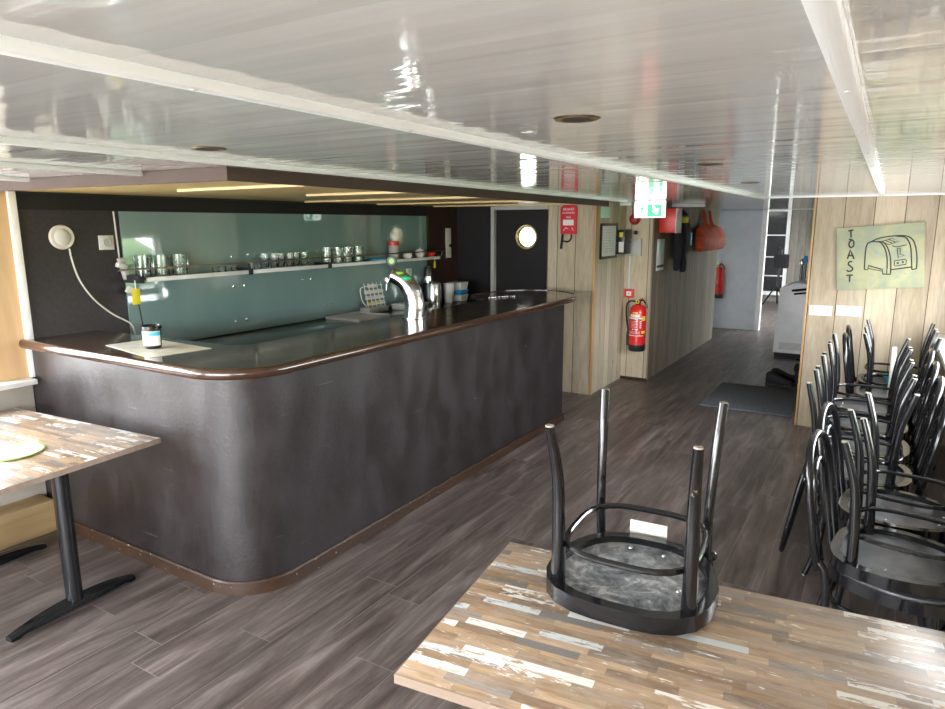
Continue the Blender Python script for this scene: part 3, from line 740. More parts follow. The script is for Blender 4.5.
tub(-3.86, 6.02, BZ+.119, .15, .13, .075, 'grey_plastic', 'pale grey tub, topmost of the stack right of the jug')

# ---------------------------------------------------------------- beer tap
tap = empty('beer_tap', (-2.765, 3.745, 1.1135), 0, 'curved chrome beer tap column with round green badge handle on the bar', 'beer tap')
path = smooth_path([(0, 0, .008), (.004, 0, .09), (-.012, -.004, .17), (-.045, -.015, .228), (-.09, -.028, .268), (-.145, -.04, .290)], 6)
n = len(path)
MB().tube(path, [.074-.004*math.sin(i/n*3.1)-.036*max(0, (i/n-.4)) for i in range(n)], 24, sx=.92).build('column', M['chrome'], tap, ang=60)
MB().lathe([(0, .004), (.082, .004), (.082, 0), (0, 0)], seg=28).build('base_ring', M['steel'], tap)
MB().sphere((-.030, -.045, .275), .034, 14, (1.2, 1.0, .5)).build('badge', M['green'], tap)
MB().sphere((-.078, -.050, .312), .028, 14, (1.2, 1.0, .45)).build('badge', M['lime'], tap)
fc = MB().tube([(-.145, -.04, .285), (-.19, -.05, .255)], .014, 12).lathe([(0, -.012), (.022, -.010), (.022, .010), (0, .012)], (-.18, -.072, .255), 18, 'Y').build('faucet', M['chrome'], tap)
MB().tube([(-.192, -.05, .25), (-.201, -.052, .18)], [.006, .004], 8).build('spout', M['steel'], fc)
hd = MB().tube([(-.145, -.042, .30), (-.150, -.044, .36)], [.008, .013], 10).build('handle', M['black_plastic'], tap)
HM = Matrix.Translation((-.151, -.046, .39)) @ Matrix.Rotation(R(30), 4, 'Z')
MB().lathe([(0, -.009), (.032, -.009), (.036, -.006), (.036, .006), (.032, .009), (0, .009)], seg=28, axis='Y').xf(HM).build('handle_disc', M['black_plastic'], hd)
MB().lathe([(0, -.012), (.019, -.012), (.019, -.009), (0, -.009)], seg=24, axis='Y').xf(HM).build('handle_badge', M['lime'], hd)

# ---------------------------------------------------------------- on the front counter
o = MB().prism([(-3.56, 2.015), (-3.03, 1.925), (-2.985, 2.25), (-3.53, 2.275)], 1.1125, 1.1145).build('placemat', M['placemat'], smooth=False)
tag(o, 'pale marble patterned place mat on the short end of the bar', 'place mat')
dp = empty('sanitiser_dispenser', (-3.255, 2.095, 1.1148), R(10), 'small black device with white and blue label on the place mat', 'dispenser')
MB().lathe([(0, 0), (.034, 0), (.042, .008), (.043, .012), (.046, .105), (0, .105)], seg=28).build('body', M['black_plastic'], dp)
MB().lathe([(0, .105), (.050, .105), (.050, .118), (.044, .122), (.040, .112), (0, .112)], seg=28).build('rim', M['black_metal'], dp)
lb = MB().lathe([(.0462, .018), (.0477, .094), (.0480, .094), (.0466, .018), (.0462, .018)], seg=16, ang=(-120, 10)).build('label', M['paper'], dp)
MB().lathe([(.0480, .070), (.0486, .090), (.0480, .070)], seg=8, ang=(-60, 8)).build('blue_band', M['light_blue'], lb)
# scatter of shiny beads
bd = MB(); q = smooth_path([(-2.93, 5.08, 0), (-2.90, 5.12, 0), (-2.92, 5.17, 0), (-2.85, 5.20, 0), (-2.87, 5.27, 0), (-2.80, 5.30, 0)], 4)
for i, p in enumerate(q[::1]):
    bd.sphere((p.x+random.uniform(-.008, .008), p.y+random.uniform(-.008, .008), 1.1125+.007), .007, 8)
o = bd.build('bead_chain', M['chrome']); tag(o, 'loose string of shiny beads lying at the rounded end of the bar', 'chain')

# ---------------------------------------------------------------- plank wall items
fb = empty('fire_blanket', (-2.78, 6.428, 1.80), R(0), 'red fire blanket pouch with white text hanging left of the orange corner post', 'fire blanket')
MB().prism([(-.085, -.15), (.085, -.15), (.09, .10), (.085, .115), (.03, .165), (-.03, .165), (-.085, .115), (-.09, .10)], 0, .022, .003, Matrix.Rotation(R(90), 4, 'X')).build('pouch', M['red_fabric'], fb)
MB().box((0, -.023, -.035), (.115, .003, .055)).build('white_label', M['paper'], fb, smooth=False)
def text(body, size, mat, parent, loc, rot, name='lettering', ext=.0006, align='CENTER'):
    c = bpy.data.curves.new(name, 'FONT'); c.body = body; c.size = size; c.extrude = ext; c.align_x = align; c.align_y = 'CENTER'
    o = bpy.data.objects.new(name, c); COL.objects.link(o); c.materials.append(mat)
    me = bpy.data.meshes.new_from_object(o.evaluated_get(bpy.context.evaluated_depsgraph_get()))
    bpy.data.objects.remove(o)
    o = bpy.data.objects.new(name, me); COL.objects.link(o)
    o.parent = parent; o.location = loc; o.rotation_euler = rot
    return o
RY = (R(90), 0, 0)
text('BRAND', .036, M['paper'], fb, (0, -.0235, .095), RY)
text('BLUSDEKEN', .024, M['paper'], fb, (0, -.0235, .06), RY)
text('TREK', .026, M['paper'], fb, (0, -.0235, .015), RY)
MB().tube([(-.05, -.0235, -.115), (-.025, -.0235, -.085), (0, -.0235, -.10)], .004, 6).tube([(.04, -.0235, -.085), (.055, -.0235, -.115)], .004, 6).build('pictogram', M['paper'], fb)
b = MB(); b.tube(smooth_path([(-.065, -.012, -.15), (-.07, -.014, -.22), (-.08, -.012, -.30)], 4), .013, 8, sx=.35)
b.tube(smooth_path([(.03, -.012, -.15), (.03, -.014, -.19), (0, -.016, -.225), (-.06, -.014, -.22)], 4), .008, 8, sx=.4); b.build('strap', M['black_fabric'], fb)

WB = -2.499
nf = empty('framed_notice', (WB, 6.80, 1.575), 0, 'black framed white notice hanging on the pale plank wall', 'picture frame')
b = MB()
for (y0, y1, z0, z1) in ((-.24, .24, .155, .18), (-.24, .24, -.18, -.155), (-.24, -.215, -.155, .155), (.215, .24, -.155, .155)): b.ext(0, .018, y0, y1, z0, z1)
b.build('frame', M['black_metal'], nf, smooth=False)
nt_ = MB().ext(.003, .007, -.216, .216, -.156, .156).build('sheet', M['paper'], nf, smooth=False)
b = MB()
for i in range(9): b.ext(.0072, .0078, -.16, .08+.08*((i*7) % 3)/2, .115-i*.028, .119-i*.028)
b.build('print_lines', M['grey_plastic'], nt_, smooth=False)
o = MB().box((WB+.003, 6.70, 1.865), (.004, .27, .11), bev=.0015).build('sticker', M['green_sticker']); tag(o, 'pale green rounded sticker above the framed notice', 'sticker')
kb = empty('black_box', (WB, 7.16, 1.56), 0, 'black wall box with yellow and white stickers right of the framed notice', 'box')
MB().box((.045, 0, 0), (.09, .20, .26), bev=.006).build('body', M['black_plastic'], kb)
MB().box((.05, -.102, .075), (.04, .003, .05)).build('yellow_sticker', M['yellow'], kb, smooth=False)
MB().box((.055, -.102, -.055), (.055, .003, .11)).build('white_sticker', M['paper'], kb, smooth=False)
MB().tube([(.09, .02, .0), (.125, .02, -.005)], .008, 8).build('latch', M['steel'], kb)
WY = 7.358
fs = empty('fire_bell', (-2.40, WY, 1.80), 0, 'round dark red fire sounder high on the corner wall', 'fire alarm')
MB().lathe([(0, -.055), (.035, -.052), (.055, -.035), (.062, -.020), (.062, 0), (0, 0)], seg=28, axis='Y').build('dome', M['dark_red'], fs)
MB().lathe([(0, -.062), (.014, -.060), (.016, -.052), (0, -.052)], seg=16, axis='Y').build('cap', M['red_plastic'], fs)
o = MB().tube([(-2.435, WY-.006, CZ), (-2.43, WY-.006, 1.86)], .006, 8).build('conduit', M['edge_brown']); tag(o, 'brown conduit from ceiling to the red fire sounder', 'conduit')
gb = empty('junction_box', (-2.395, WY, 1.495), 0, 'light grey junction box on the corner wall above the fire call point', 'junction box')
MB().box((0, -.022, 0), (.17, .044, .19), bev=.005).build('body', M['grey_plastic'], gb)
MB().box((0, -.046, 0), (.15, .004, .17), bev=.002).build('cover', M['grey_plastic'], gb)
o = empty('door_knob_hook', (-2.37, WY, 1.655), 0, 'small black knob above the grey junction box', 'knob')
MB().tube([(0, 0, 0), (0, -.045, 0)], .007, 8).build('stem', M['black_metal'], o); MB().sphere((0, -.055, 0), .022, 12).build('ball', M['black_metal'], o)
o = MB().ext(-2.448, -2.428, WY-.010, WY-.001, 1.035, 1.399).build('cable_trunking', M['white_plastic'], smooth=False); tag(o, 'white cable trunking between grey box and red call point', 'trunking')
cp = empty('fire_call_point', (-2.425, WY, .985), 0, 'square red fire call point above the fire extinguisher', 'fire alarm')
MB().box((0, -.02, 0), (.105, .04, .095), bev=.004).build('housing', M['red_plastic'], cp)
MB().box((0, -.0415, 0), (.055, .003, .050)).build('break_glass', M['paper'], cp, smooth=False)
MB().box((0, -.0435, 0), (.012, .002, .012)).build('dot', M['ink'], cp, smooth=False)

def extinguisher(loc, rz, label, detail=True):
    e_ = empty('fire_extinguisher', loc, rz, label, 'fire extinguisher')
    r = .092
    MB().lathe([(0, .06), (r, .06), (r, .43), (r*.93, .47), (r*.72, .50), (r*.4, .515), (.022, .52), (0, .52)], seg=28).build('cylinder', M['red_paint'], e_)
    MB().lathe([(0, 0), (r*.9, 0), (r*1.01, .015), (r*1.01, .075), (0, .075)], seg=28).build('foot_ring', M['black_plastic'], e_)
    v_ = MB().lathe([(0, .515), (.024, .515), (.026, .55), (.018, .56), (0, .56)], seg=16).build('valve', M['black_plastic'], e_)
    MB().lathe([(.012, -.006), (.020, -.006), (.020, 0), (.012, 0), (.012, -.006)], (-.0, -.03, .548), 18, 'Y').build('gauge', M['yellow'], v_)
    MB().tube(smooth_path([(.01, 0, .55), (.05, -.01, .565), (.085, -.02, .53), (.10, -.02, .48)], 4), .009, 8).build('lever', M['black_metal'], e_)
    MB().tube([(.005, -.01, .565), (.05, -.02, .585)], .008, 8).build('safety_pin', M['red_plastic'], e_)
    h_ = MB().tube(smooth_path([(-.02, 0, .545), (-.08, 0, .55), (-.125, 0, .52), (-.135, 0, .44), (-.125, 0, .32), (-.108, 0, .24), (-.106, 0, .20)], 5), .0095, 8).build('hose', M['dark_rubber'], e_)
    MB().lathe([(0, 0), (.014, 0), (.018, .10), (.014, .16), (0, .16)], (-.107, 0, .05), 12).build('nozzle', M['black_plastic'], h_)
    if detail:
        def band(z0, z1, a0, a1, mt, nm='label'):
            return MB().lathe([(r+.0006, z0), (r+.0006, z1), (r+.0014, z1), (r+.0014, z0), (r+.0006, z0)], seg=12, ang=(a0, a1)).build(nm, M[mt], e_, smooth=False)
        band(.385, .415, -130, -60, 'paper'); band(.362, .380, -150, -45, 'paper'); band(.345, .395, -44, -15, 'yellow', 'yellow_patch')
        band(.425, .438, -110, -75, 'yellow', 'yellow_patch'); band(.205, .232, -44, -15, 'yellow', 'yellow_patch')
        band(.175, .182, -150, -30, 'paper')
        for i in range(5): band(.335-i*.016, .339-i*.016, -120+4*(i % 2), -75, 'paper', 'print_line')
        for i in range(4): band(.33-i*.022, .342-i*.022, -60, -46, 'paper', 'print_mark')
        for a in (-110, -92, -80): band(.240, .256, a, a+9, 'paper', 'pictogram')
        for i in range(3): band(.222-i*.011, .225-i*.011, -140, -55, 'paper', 'print_line')
    MB().box((0, r+.012, .33), (.05, .024, .06), bev=.003).build('bracket', M['steel'], e_)
    return e_
extinguisher((-2.285, 7.243, .362), 0, 'red fire extinguisher with black hose hung on the corner wall')
extinguisher((-2.38, 11.785, .52), 0, 'red fire extinguisher in the far corridor beside the grey partition', False)

es = empty('exit_sign', (-1.955, 6.42, 1.885), R(4), 'lit green and white emergency exit sign under the ceiling', 'exit sign')
MB().box((0, 0, 0), (.285, .03, .155), bev=.003).build('housing', M['lit_white'], es)
MB().box((.045, -.0165, -.012), (.135, .002, .115)).build('green_field', M['lit_green'], es, smooth=False)
MX = Matrix.Rotation(R(90), 4, 'X')
MB().prism([(-.028, .048), (-.010, .038), (.0, .012), (.035, .012), (.012, -.042), (-.03, -.005), (-.012, -.004), (-.03, .03)], 0, .001, M=Matrix.Translation((.055, -.018, -.010)) @ MX).build('arrow', M['lit_white'], es, smooth=False)
b = MB(); b.prism([(-.120, -.068), (-.112, -.068), (-.112, .045), (-.120, .045)], 0, .001, M=Matrix.Translation((0, -.016, 0)) @ MX)
b.prism([(-.075, .038), (-.063, .040), (-.060, .028), (-.072, .025)], 0, .001, M=Matrix.Translation((0, -.016, 0)) @ MX)
b.prism([(-.085, .018), (-.062, .022), (-.055, .0), (-.045, -.004), (-.047, -.010), (-.062, -.004), (-.066, -.022), (-.050, -.040), (-.056, -.058), (-.062, -.040), (-.078, -.026), (-.092, -.050), (-.098, -.046), (-.082, -.016), (-.080, .005), (-.094, -.004), (-.096, .002)], 0, .001, M=Matrix.Translation((0, -.016, 0)) @ MX)
b.build('running_figure', M['lit_green'], es, smooth=False)
MB().lathe([(0, 0), (.03, 0), (.026, -.012), (0, -.012)], (0, 0, .085), 18).build('ceiling_mount', M['white_plastic'], es)
o = MB().box((-2.36, 6.95, CZ-.018), (.12, .10, .035), bev=.008).build('emergency_lamp', M['white_plastic']); tag(o, 'small white fitting on the ceiling above the black framed notice', 'fitting')
o = MB().box((-1.98, 7.95, CZ-.018), (.36, .10, .034), R(8), bev=.006).build('emergency_light', M['white_plastic']); tag(o, 'flat white fitting on the ceiling above the red box', 'fitting')

WD = -2.199
rb = empty('red_cabinet', (WD, 7.69, 1.785), 0, 'bright red wall cabinet with pale side panel under the exit sign', 'cabinet')
MB().box((.09, 0, 0), (.18, .22, .265), bev=.006).build('body', M['red_plastic'], rb)
MB().box((.186, 0, 0), (.012, .22, .275), bev=.003).build('pale_panel', M['paper'], rb)
MB().lathe([(0, .012), (.022, .010), (.024, 0), (0, 0)], (.192, -.04, .09), 18, 'X').build('red_button', M['red_plastic'], rb)
ps = empty('green_notice', (WD, 7.68, 1.405), 0, 'white and green safety notice on the corridor planks', 'notice')
MB().box((.003, 0, 0), (.006, .28, .35), bev=.002).build('sheet', M['paper'], ps)
MB().box((.0068, 0, .08), (.0015, .24, .13)).build('green_block', M['green_sticker'], ps, smooth=False)
MB().box((.0068, 0, -.13), (.0015, .26, .03)).build('dark_band', M['ink'], ps, smooth=False)
# black jacket on a hook
jk = empty('black_jacket', (WD, 8.28, 1.93), 0, 'black coat with yellow patch hanging on the corridor wall', 'jacket')
b = MB()
prof = [(-.02, .10, .04), (-.08, .17, .09), (-.20, .23, .12), (-.36, .24, .13), (-.50, .22, .11), (-.58, .17, .08)]
rings = []
for (z, hw, dd) in prof:
    rings.append([b.bm.verts.new((.02+dd*(.5+.5*math.cos(a))*(1+.12*math.sin(5*a+z*9)), hw*math.sin(a)*(1+.07*math.sin(3*a+z*14)), z+.015*math.sin(4*a))) for a in [2*math.pi*k/24 for k in range(24)]])
for i in range(len(rings)-1):
    for k in range(24): b.bm.faces.new((rings[i][k], rings[i][(k+1) % 24], rings[i+1][(k+1) % 24], rings[i+1][k]))
b.bm.faces.new(rings[0]); b.bm.faces.new(rings[-1][::-1])
b.build('body', M['black_fabric'], jk)
MB().tube(smooth_path([(.07, -.17, -.12), (.10, -.24, -.32), (.10, -.25, -.55), (.09, -.23, -.72)], 4), [.055]*9+[.045, .04, .035, .03], 10).build('sleeve', M['black_fabric'], jk)
MB().tube(smooth_path([(.10, -.10, -.50), (.12, -.07, -.64), (.12, -.04, -.74)], 4), [.05]*5+[.045, .04, .04, .035], 10).build('trailing_strap', M['black_fabric'], jk)
MB().box((.13, -.15, -.13), (.09, .16, .06), R(20), Matrix.Rotation(R(8), 4, 'X'), bev=.004).build('yellow_patch', M['yellow'], jk)
MB().box((.160, .12, -.36), (.010, .055, .15), bev=.004).build('grey_patch', M['teal'], jk)
MB().tube([(.0, 0, 0), (.04, 0, -.01), (.05, 0, .02)], .006, 8).build('hook', M['black_metal'], jk)
# orange bag
bg = empty('orange_bag', (WD, 9.75, 1.56), 0, 'orange tote bag hanging by two straps on the corridor wall', 'bag')
b = MB(); rings = []
for (z, hw, dd) in [(.165, .42, .06), (.13, .62, .13), (.02, .72, .19), (-.10, .72, .20), (-.16, .66, .17)]:
    rings.append([b.bm.verts.new((dd*.55+dd*.5*math.cos(a), hw*max(-1, min(1, 1.15*math.sin(a)))*(1+.02*math.sin(6*a)), z+.01*math.sin(5*a+z*8))) for a in [2*math.pi*k/28 for k in range(28)]])
for i in range(len(rings)-1):
    for k in range(28): b.bm.faces.new((rings[i][k], rings[i][(k+1) % 28], rings[i+1][(k+1) % 28], rings[i+1][k]))
b.bm.faces.new(rings[0]); b.bm.faces.new(rings[-1][::-1]); b.build('body', M['orange_fabric'], bg)
for y in (-.20, .16):
    MB().tube(smooth_path([(.08, y-.05, .14), (.04, y-.03, .26), (.025, y, .36), (.04, y+.03, .26), (.08, y+.05, .14)], 4), .016, 8, sx=.5).build('strap', M['orange_fabric'], bg)

# ---------------------------------------------------------------- toast wall
TX0, TX1, TZ0, TZ1 = -.372, .232, 1.210, 1.735
pic = empty('toaster_painting', (-.05, 6.362, 1.482), 0, 'tilted green canvas with black outline toaster and the word TOAST', 'painting')
PWd, PHt = .605, .505; TILT = Matrix.Rotation(R(-5.0), 4, 'Y')
def canvas_pt(zx, zy, off):
    # drawing measured on the canvas itself: corner to corner bilinear
    TL, TR, BR, BL = (88, 97), (582, 58), (574, 427), (90, 438)
    u = (zx-90)/(578-90); top = TL[1]+(TR[1]-TL[1])*u; bot = BL[1]+(BR[1]-BL[1])*u
    vv = (zy-top)/(bot-top)
    return Vector(((u-.5)*PWd, -off, (.5-vv)*PHt))
MB().box((0, -.014, 0), (PWd, .026, PHt), bev=.003).xf(TILT).build('canvas', M['canvas'], pic)
def stroke(b, pts, r=.0044, sm=True, closed=False):
    P = [canvas_pt(x, y, .0278) for x, y in pts]
    if sm and len(P) > 2: P = smooth_path(P, 5, closed)
    b.tube(P, r, 6, closed)
b = MB()
stroke(b, [(157, 110), (186, 104)], .0056); stroke(b, [(171, 108), (173, 146)], .0056)
stroke(b, [(160, 156), (176, 158), (188, 170), (186, 192), (172, 201), (162, 190), (164, 172), (178, 160)], .0056)
stroke(b, [(152, 264), (162, 238), (168, 214), (178, 236), (190, 264)], .0056, False); stroke(b, [(154, 246), (186, 246)], .0056)
stroke(b, [(180, 280), (164, 280), (158, 294), (170, 304), (182, 316), (176, 330), (158, 333), (148, 326)], .0056)
stroke(b, [(146, 356), (184, 354)], .0056); stroke(b, [(166, 356), (165, 392)], .0056)
b.xf(TILT).build('lettering', M['ink'], pic)
b = MB()
stroke(b, [(249, 322), (254, 240), (262, 188), (284, 170), (330, 170), (352, 188), (368, 222), (376, 270), (376, 318)])
stroke(b, [(284, 170), (330, 150), (400, 138), (470, 136), (510, 156), (528, 200), (536, 260), (534, 322)])
stroke(b, [(318, 168), (352, 172), (374, 196), (390, 240), (396, 290), (396, 345)])
stroke(b, [(425, 138), (470, 144), (492, 170), (504, 216), (510, 322)])
stroke(b, [(249, 322), (268, 326), (272, 302), (350, 324), (352, 350), (396, 352), (398, 326), (506, 312), (510, 326), (534, 322)], sm=False)
stroke(b, [(272, 302), (272, 318), (350, 334)], .0028, False)
stroke(b, [(376, 318), (374, 348)], .003)
stroke(b, [(345, 168), (400, 150), (438, 166), (384, 186), (345, 168)], .0028, False); stroke(b, [(364, 162), (402, 178)], .0028); stroke(b, [(382, 156), (420, 172)], .0028)
stroke(b, [(402, 192), (430, 198), (480, 186)], .003); stroke(b, [(430, 208), (446, 206), (446, 240), (470, 244), (436, 258), (430, 208)], .0032, False)
stroke(b, [(416, 276), (470, 268), (480, 274), (478, 296), (420, 306), (414, 300), (416, 276)], .0032, False)
stroke(b, [(428, 290), (440, 288)], .006); stroke(b, [(456, 285), (466, 283)], .006)
b.xf(TILT).build('toaster_outline', M['ink'], pic)
b = MB()
for (x, y, r_) in ((300, 140, .007), (328, 240, .012), (470, 235, .009), (290, 358, .008), (432, 368, .008), (475, 348, .007)):
    p = canvas_pt(x, y, .0272); b.sphere(p, r_, 8, (1.3, .05, .7))
b.xf(TILT).build('paint_dabs', M['pale_blue'], pic)
socket('double_socket', (-.437, 6.364, 1.025), 'Y', .175, .085, 2, 'left white double socket on the plank wall under the painting', 'socket')
socket('double_socket', (-.229, 6.364, 1.034), 'Y', .185, .085, 2, 'right white double socket on the plank wall under the painting', 'socket')

# ---------------------------------------------------------------- corridor floor things
mt_ = MB().prism([(-1.43, 6.60), (-.62, 6.60), (-.62, 7.70), (-1.43, 7.70)], .0005, .012, .003).build('doormat', M['doormat']); tag(mt_, 'dark grey doormat on the floor at the corridor entrance', 'doormat')
def shoe(x, y, rz, label):
    s_ = empty('shoe', (x, y, .0008), rz, label, 'shoe', None)
    b = MB(); rings = []
    for (yy, hw, h_) in [(-.14, .02, .045), (-.12, .038, .06), (-.06, .048, .07), (0, .042, .10), (.06, .040, .13), (.11, .038, .13), (.135, .020, .11)]:
        rings.append([b.bm.verts.new((hw*math.cos(a), yy, .018+max(0, h_*(.5+.5*math.sin(a))))) for a in [2*math.pi*k/14 for k in range(14)]])
    for i in range(len(rings)-1):
        for k in range(14): b.bm.faces.new((rings[i][k], rings[i][(k+1) % 14], rings[i+1][(k+1) % 14], rings[i+1][k]))
    b.bm.faces.new(rings[0]); b.bm.faces.new(rings[-1][::-1]); b.build('upper', M['black_fabric'], s_)
    MB().prism([(.04*math.cos(a)*(1 if math.sin(a) > 0 else 1.15), .145*math.sin(a)) for a in [2*math.pi*k/20 for k in range(20)]], 0, .022, .004).build('sole', M['dark_rubber'], s_)
shoe(-.88, 7.86, R(75), 'black shoe nearest the camera beside the doormat')
shoe(-.86, 8.12, R(100), 'black shoe behind the nearest one past the doormat')
shoe(-.73, 8.42, R(20), 'black shoe lying furthest back by the corridor wall')
bp = empty('black_holdall', (-.66, 8.02, .0), 0, 'black bag slumped on the floor against the corridor wall', 'bag')
b = MB().sphere((0, 0, .09), .10, 18, (.8, 1.6, .9))
for v_ in b.bm.verts: v_.co.z = max(.001, v_.co.z)*(1+.12*math.sin(v_.co.y*30)); 
b.build('body', M['black_fabric'], bp); MB().tube(smooth_path([(0, -.08, .16), (0, -.03, .21), (0, .05, .21), (0, .09, .16)], 4), .008, 8).build('handle', M['black_fabric'], bp)
# white freezer
fz = empty('white_freezer', (-.895, 10.05, 0), R(0), 'white appliance cabinet with sloping top and vents in the corridor', 'freezer')
FW = .30
b = MB().prism([(-.29, .06), (.27, .06), (.27, .985), (-.10, .985), (-.26, .915)], -.42, .42, .006, Matrix.Rotation(R(90), 4, 'X'))
b.build('cabinet_body', M['white_paint'], fz)
MB().ext(-.27, .22, -.40, .40, 0, .06).build('plinth', M['dark_rubber'], fz, smooth=False)
b = MB()
for i in range(6): b.ext(-.22, .05, -.4255, -.4215, .11+i*.016, .120+i*.016)
b.build('vent', M['grey_plastic'], fz, smooth=False)
b = MB()
for i in range(8): b.ext(.07, .17, -.4255, -.4215, .11+i*.026, .125+i*.026)
b.build('vent', M['grey_plastic'], fz, smooth=False)
def tool(x, y, h, mt, label, z=.98, nm='utensil', cat='utensil'):
    o = empty(nm, (x, y, z), 0, label, cat)
    MB().tube([(0, 0, 0), (.004, 0, h*.7)], [.020, .016], 10).build('shaft', M['black_plastic'], o)
    MB().lathe([(0, h*.7), (.026, h*.72), (.030, h*.85), (.016, h), (0, h)], seg=14).build('head', M[mt], o)
tool(-.985, 10.25, .29, 'steel', 'dark bottle with silver top on the white appliance', .98, 'bottle', 'bottle')
tool(-.93, 10.12, .34, 'blue', 'dark bottle with blue cap on the white appliance', .98, 'bottle', 'bottle')
tool(-.86, 10.25, .30, 'black_plastic', 'dark bottle with black top rightmost on the white appliance', .98, 'bottle', 'bottle')
pg = MB()
pg.tube([(-.80, 9.50, .02), (-.80, 9.50, .93)], .011, 8); pg.tube([(-1.0, 9.50, .90), (-.66, 9.50, .95)], .014, 8); pg.tube([(-.97, 9.48, .86), (-.70, 9.48, .90)], .012, 8)
pg.tube([(-.88, 9.50, .012), (-.72, 9.50, .012)], .012, 8); pg.tube([(-.80, 9.40, .012), (-.80, 9.59, .012)], .012, 8)
o = pg.build('black_rack', M['black_metal']); tag(o, 'thin black stand with crossbars in front of the white appliance', 'stand')
# far glazed door
fd = empty('door_2', (-2.12, 16.5, 0)); fd['kind'] = 'structure'
b = MB(); x0, x1, z0, z1 = -.30, .24, .16, 2.06
for a in ((x0, x0+.07, z0, z1), (x1-.07, x1, z0, z1), (x0+.07, x1-.07, z1-.05, z1), (x0+.07, x1-.07, z0, z0+.08)): b.ext(a[0], a[1], -.03, .03, a[2], a[3])
for z in (.58, 1.0, 1.48): b.ext(x0+.07, x1-.07, -.03, .03, z, z+.025)
b.build('door_frame', M['white_paint'], fd, smooth=False)
MB().ext(x0+.07, x1-.07, -.005, .005, z0+.10, z1-.07).build('door_pane', M['black_top'], fd, smooth=False)
st = empty('music_stand', (-1.98, 15.9, 0), 0, 'black folding stand in front of the far glazed door', 'stand')
MB().tube([(0, 0, .35), (.06, 0, 1.2)], .025, 8).build('pole', M['black_metal'], st)
for a in (90, 210, 330): MB().tube([(0, 0, .45), (.28*math.cos(R(a)), .28*math.sin(R(a)), .01)], .018, 8).build('leg', M['black_metal'], st)
MB().box((.05, 0, .95), (.30, .12, .30), bev=.03).build('seat_pad', M['black_fabric'], st)
cb = empty('coat_pile', (-1.28, 16.52, 1.62), 0, 'blue coats hanging on the far wall right of the glazed door', 'coat')
MB().box((0, -.02, .18), (.34, .12, .30), bev=.04).build('upper_coat', M['blue'], cb); MB().box((0, -.03, -.16), (.30, .12, .28), bev=.04).build('lower_coat', M['blue'], cb)
o = MB().box((-1.45, 15.6, .08), (.22, .4, .16), bev=.02).build('red_crate', M['red_plastic']); tag(o, 'red box on the far room floor beside the glazed door', 'box')

# ---------------------------------------------------------------- ceiling spots
def spot(x, y, label):
    s_ = empty('ceiling_spot', (x, y, CZ), 0, label, 'ceiling lamp', 'recessed ceiling spots')
    MB().lathe([(.030, -.0005), (.036, -.003), (.046, -.003), (.050, 0), (.030, -.0005)], seg=28).build('ring', M['brass'], s_)
    MB().lathe([(0, -.001), (.030, -.0005), (.030, -.001), (0, -.002)], seg=24).build('lens', M['dark_rubber'], s_)
spot(-.59, 1.39, 'metal ringed ceiling spot right of the middle batten, the nearest one')
spot(-.60, 2.70, 'metal ringed ceiling spot further along the middle strip, second away')
spot(-.68, 4.04, 'small metal ringed ceiling spot near the corridor, furthest away')
spot(-1.72, 1.34, 'metal ringed ceiling spot between the two left battens above the bar corner')

# ---------------------------------------------------------------- tables
def table(loc, rz, L, D, label, cols, H=.75):
    t_ = empty('dining_table', loc, rz, label, 'table')
    tp_ = MB().ext(-L/2, L/2, -D/2, D/2, H-.024, H, bev=.0015).build('tabletop', M['strips'], t_)
    MB().strip([(-L/2, -D/2), (L/2, -D/2), (L/2, D/2), (-L/2, D/2)], [(.0002, H-.025), (.0002, H-.0006), (.0022, H-.001), (.0022, H-.0245)], closed=True).build('edge_band', M['strip_edge'], tp_, smooth=False)
    for cx in cols:
        b = MB().tube([(cx, 0, .045), (cx, 0, H-.034)], .040, 24, sx=.85); b.build('column', M['black_metal'], t_, ang=50)
        b = MB(); N = 20; rings = []
        for i in range(N+1):
            s_ = -1+2*i/N; yy = s_*.295; hw = .030-.008*abs(s_)**3; ht = .058*(1-.62*abs(s_)**2.2); zb = 0 if abs(s_) > .82 else .012
            rings.append([b.bm.verts.new((cx+hw*a, yy, zb+(ht-zb)*c_)) for a, c_ in ((-1, 0), (1, 0), (1, .6), (.55, 1), (-.55, 1), (-1, .6))])
        for i in range(N):
            for k in range(6): b.bm.faces.new((rings[i][k], rings[i][(k+1) % 6], rings[i+1][(k+1) % 6], rings[i+1][k]))
        b.bm.faces.new(rings[0]); b.bm.faces.new(rings[-1][::-1]); b.build('foot', M['black_metal'], t_)
        MB().ext(cx-.045, cx+.045, -.25, .25, H-.034, H-.0245).build('top_bracket', M['black_metal'], t_, smooth=False)
    return t_
t1 = table((-3.455, 1.440, 0), R(4.0), 1.19, .735, 'patchwork wood topped table against the left wall with black T leg', (-.36, .385))
t2 = table((-.298, 1.487, 0), R(6.6), 1.215, .705, 'patchwork wood topped table in the foreground under the upturned chair', (-.36, .36))
pt = empty('plate', (-3.26, 1.37, .7505), 0, 'white oval plate with lime green rim on the left table', 'plate')
MB().lathe([(0, 0), (.08, 0), (.125, .006), (.120, .009), (.08, .004), (0, .004)], seg=36).build('dish', M['porcelain'], pt)
MB().lathe([(.1235, .0050), (.1285, .0055), (.1285, .0100), (.1235, .0100), (.1235, .0050)], seg=36).build('rim', M['lime'], pt)

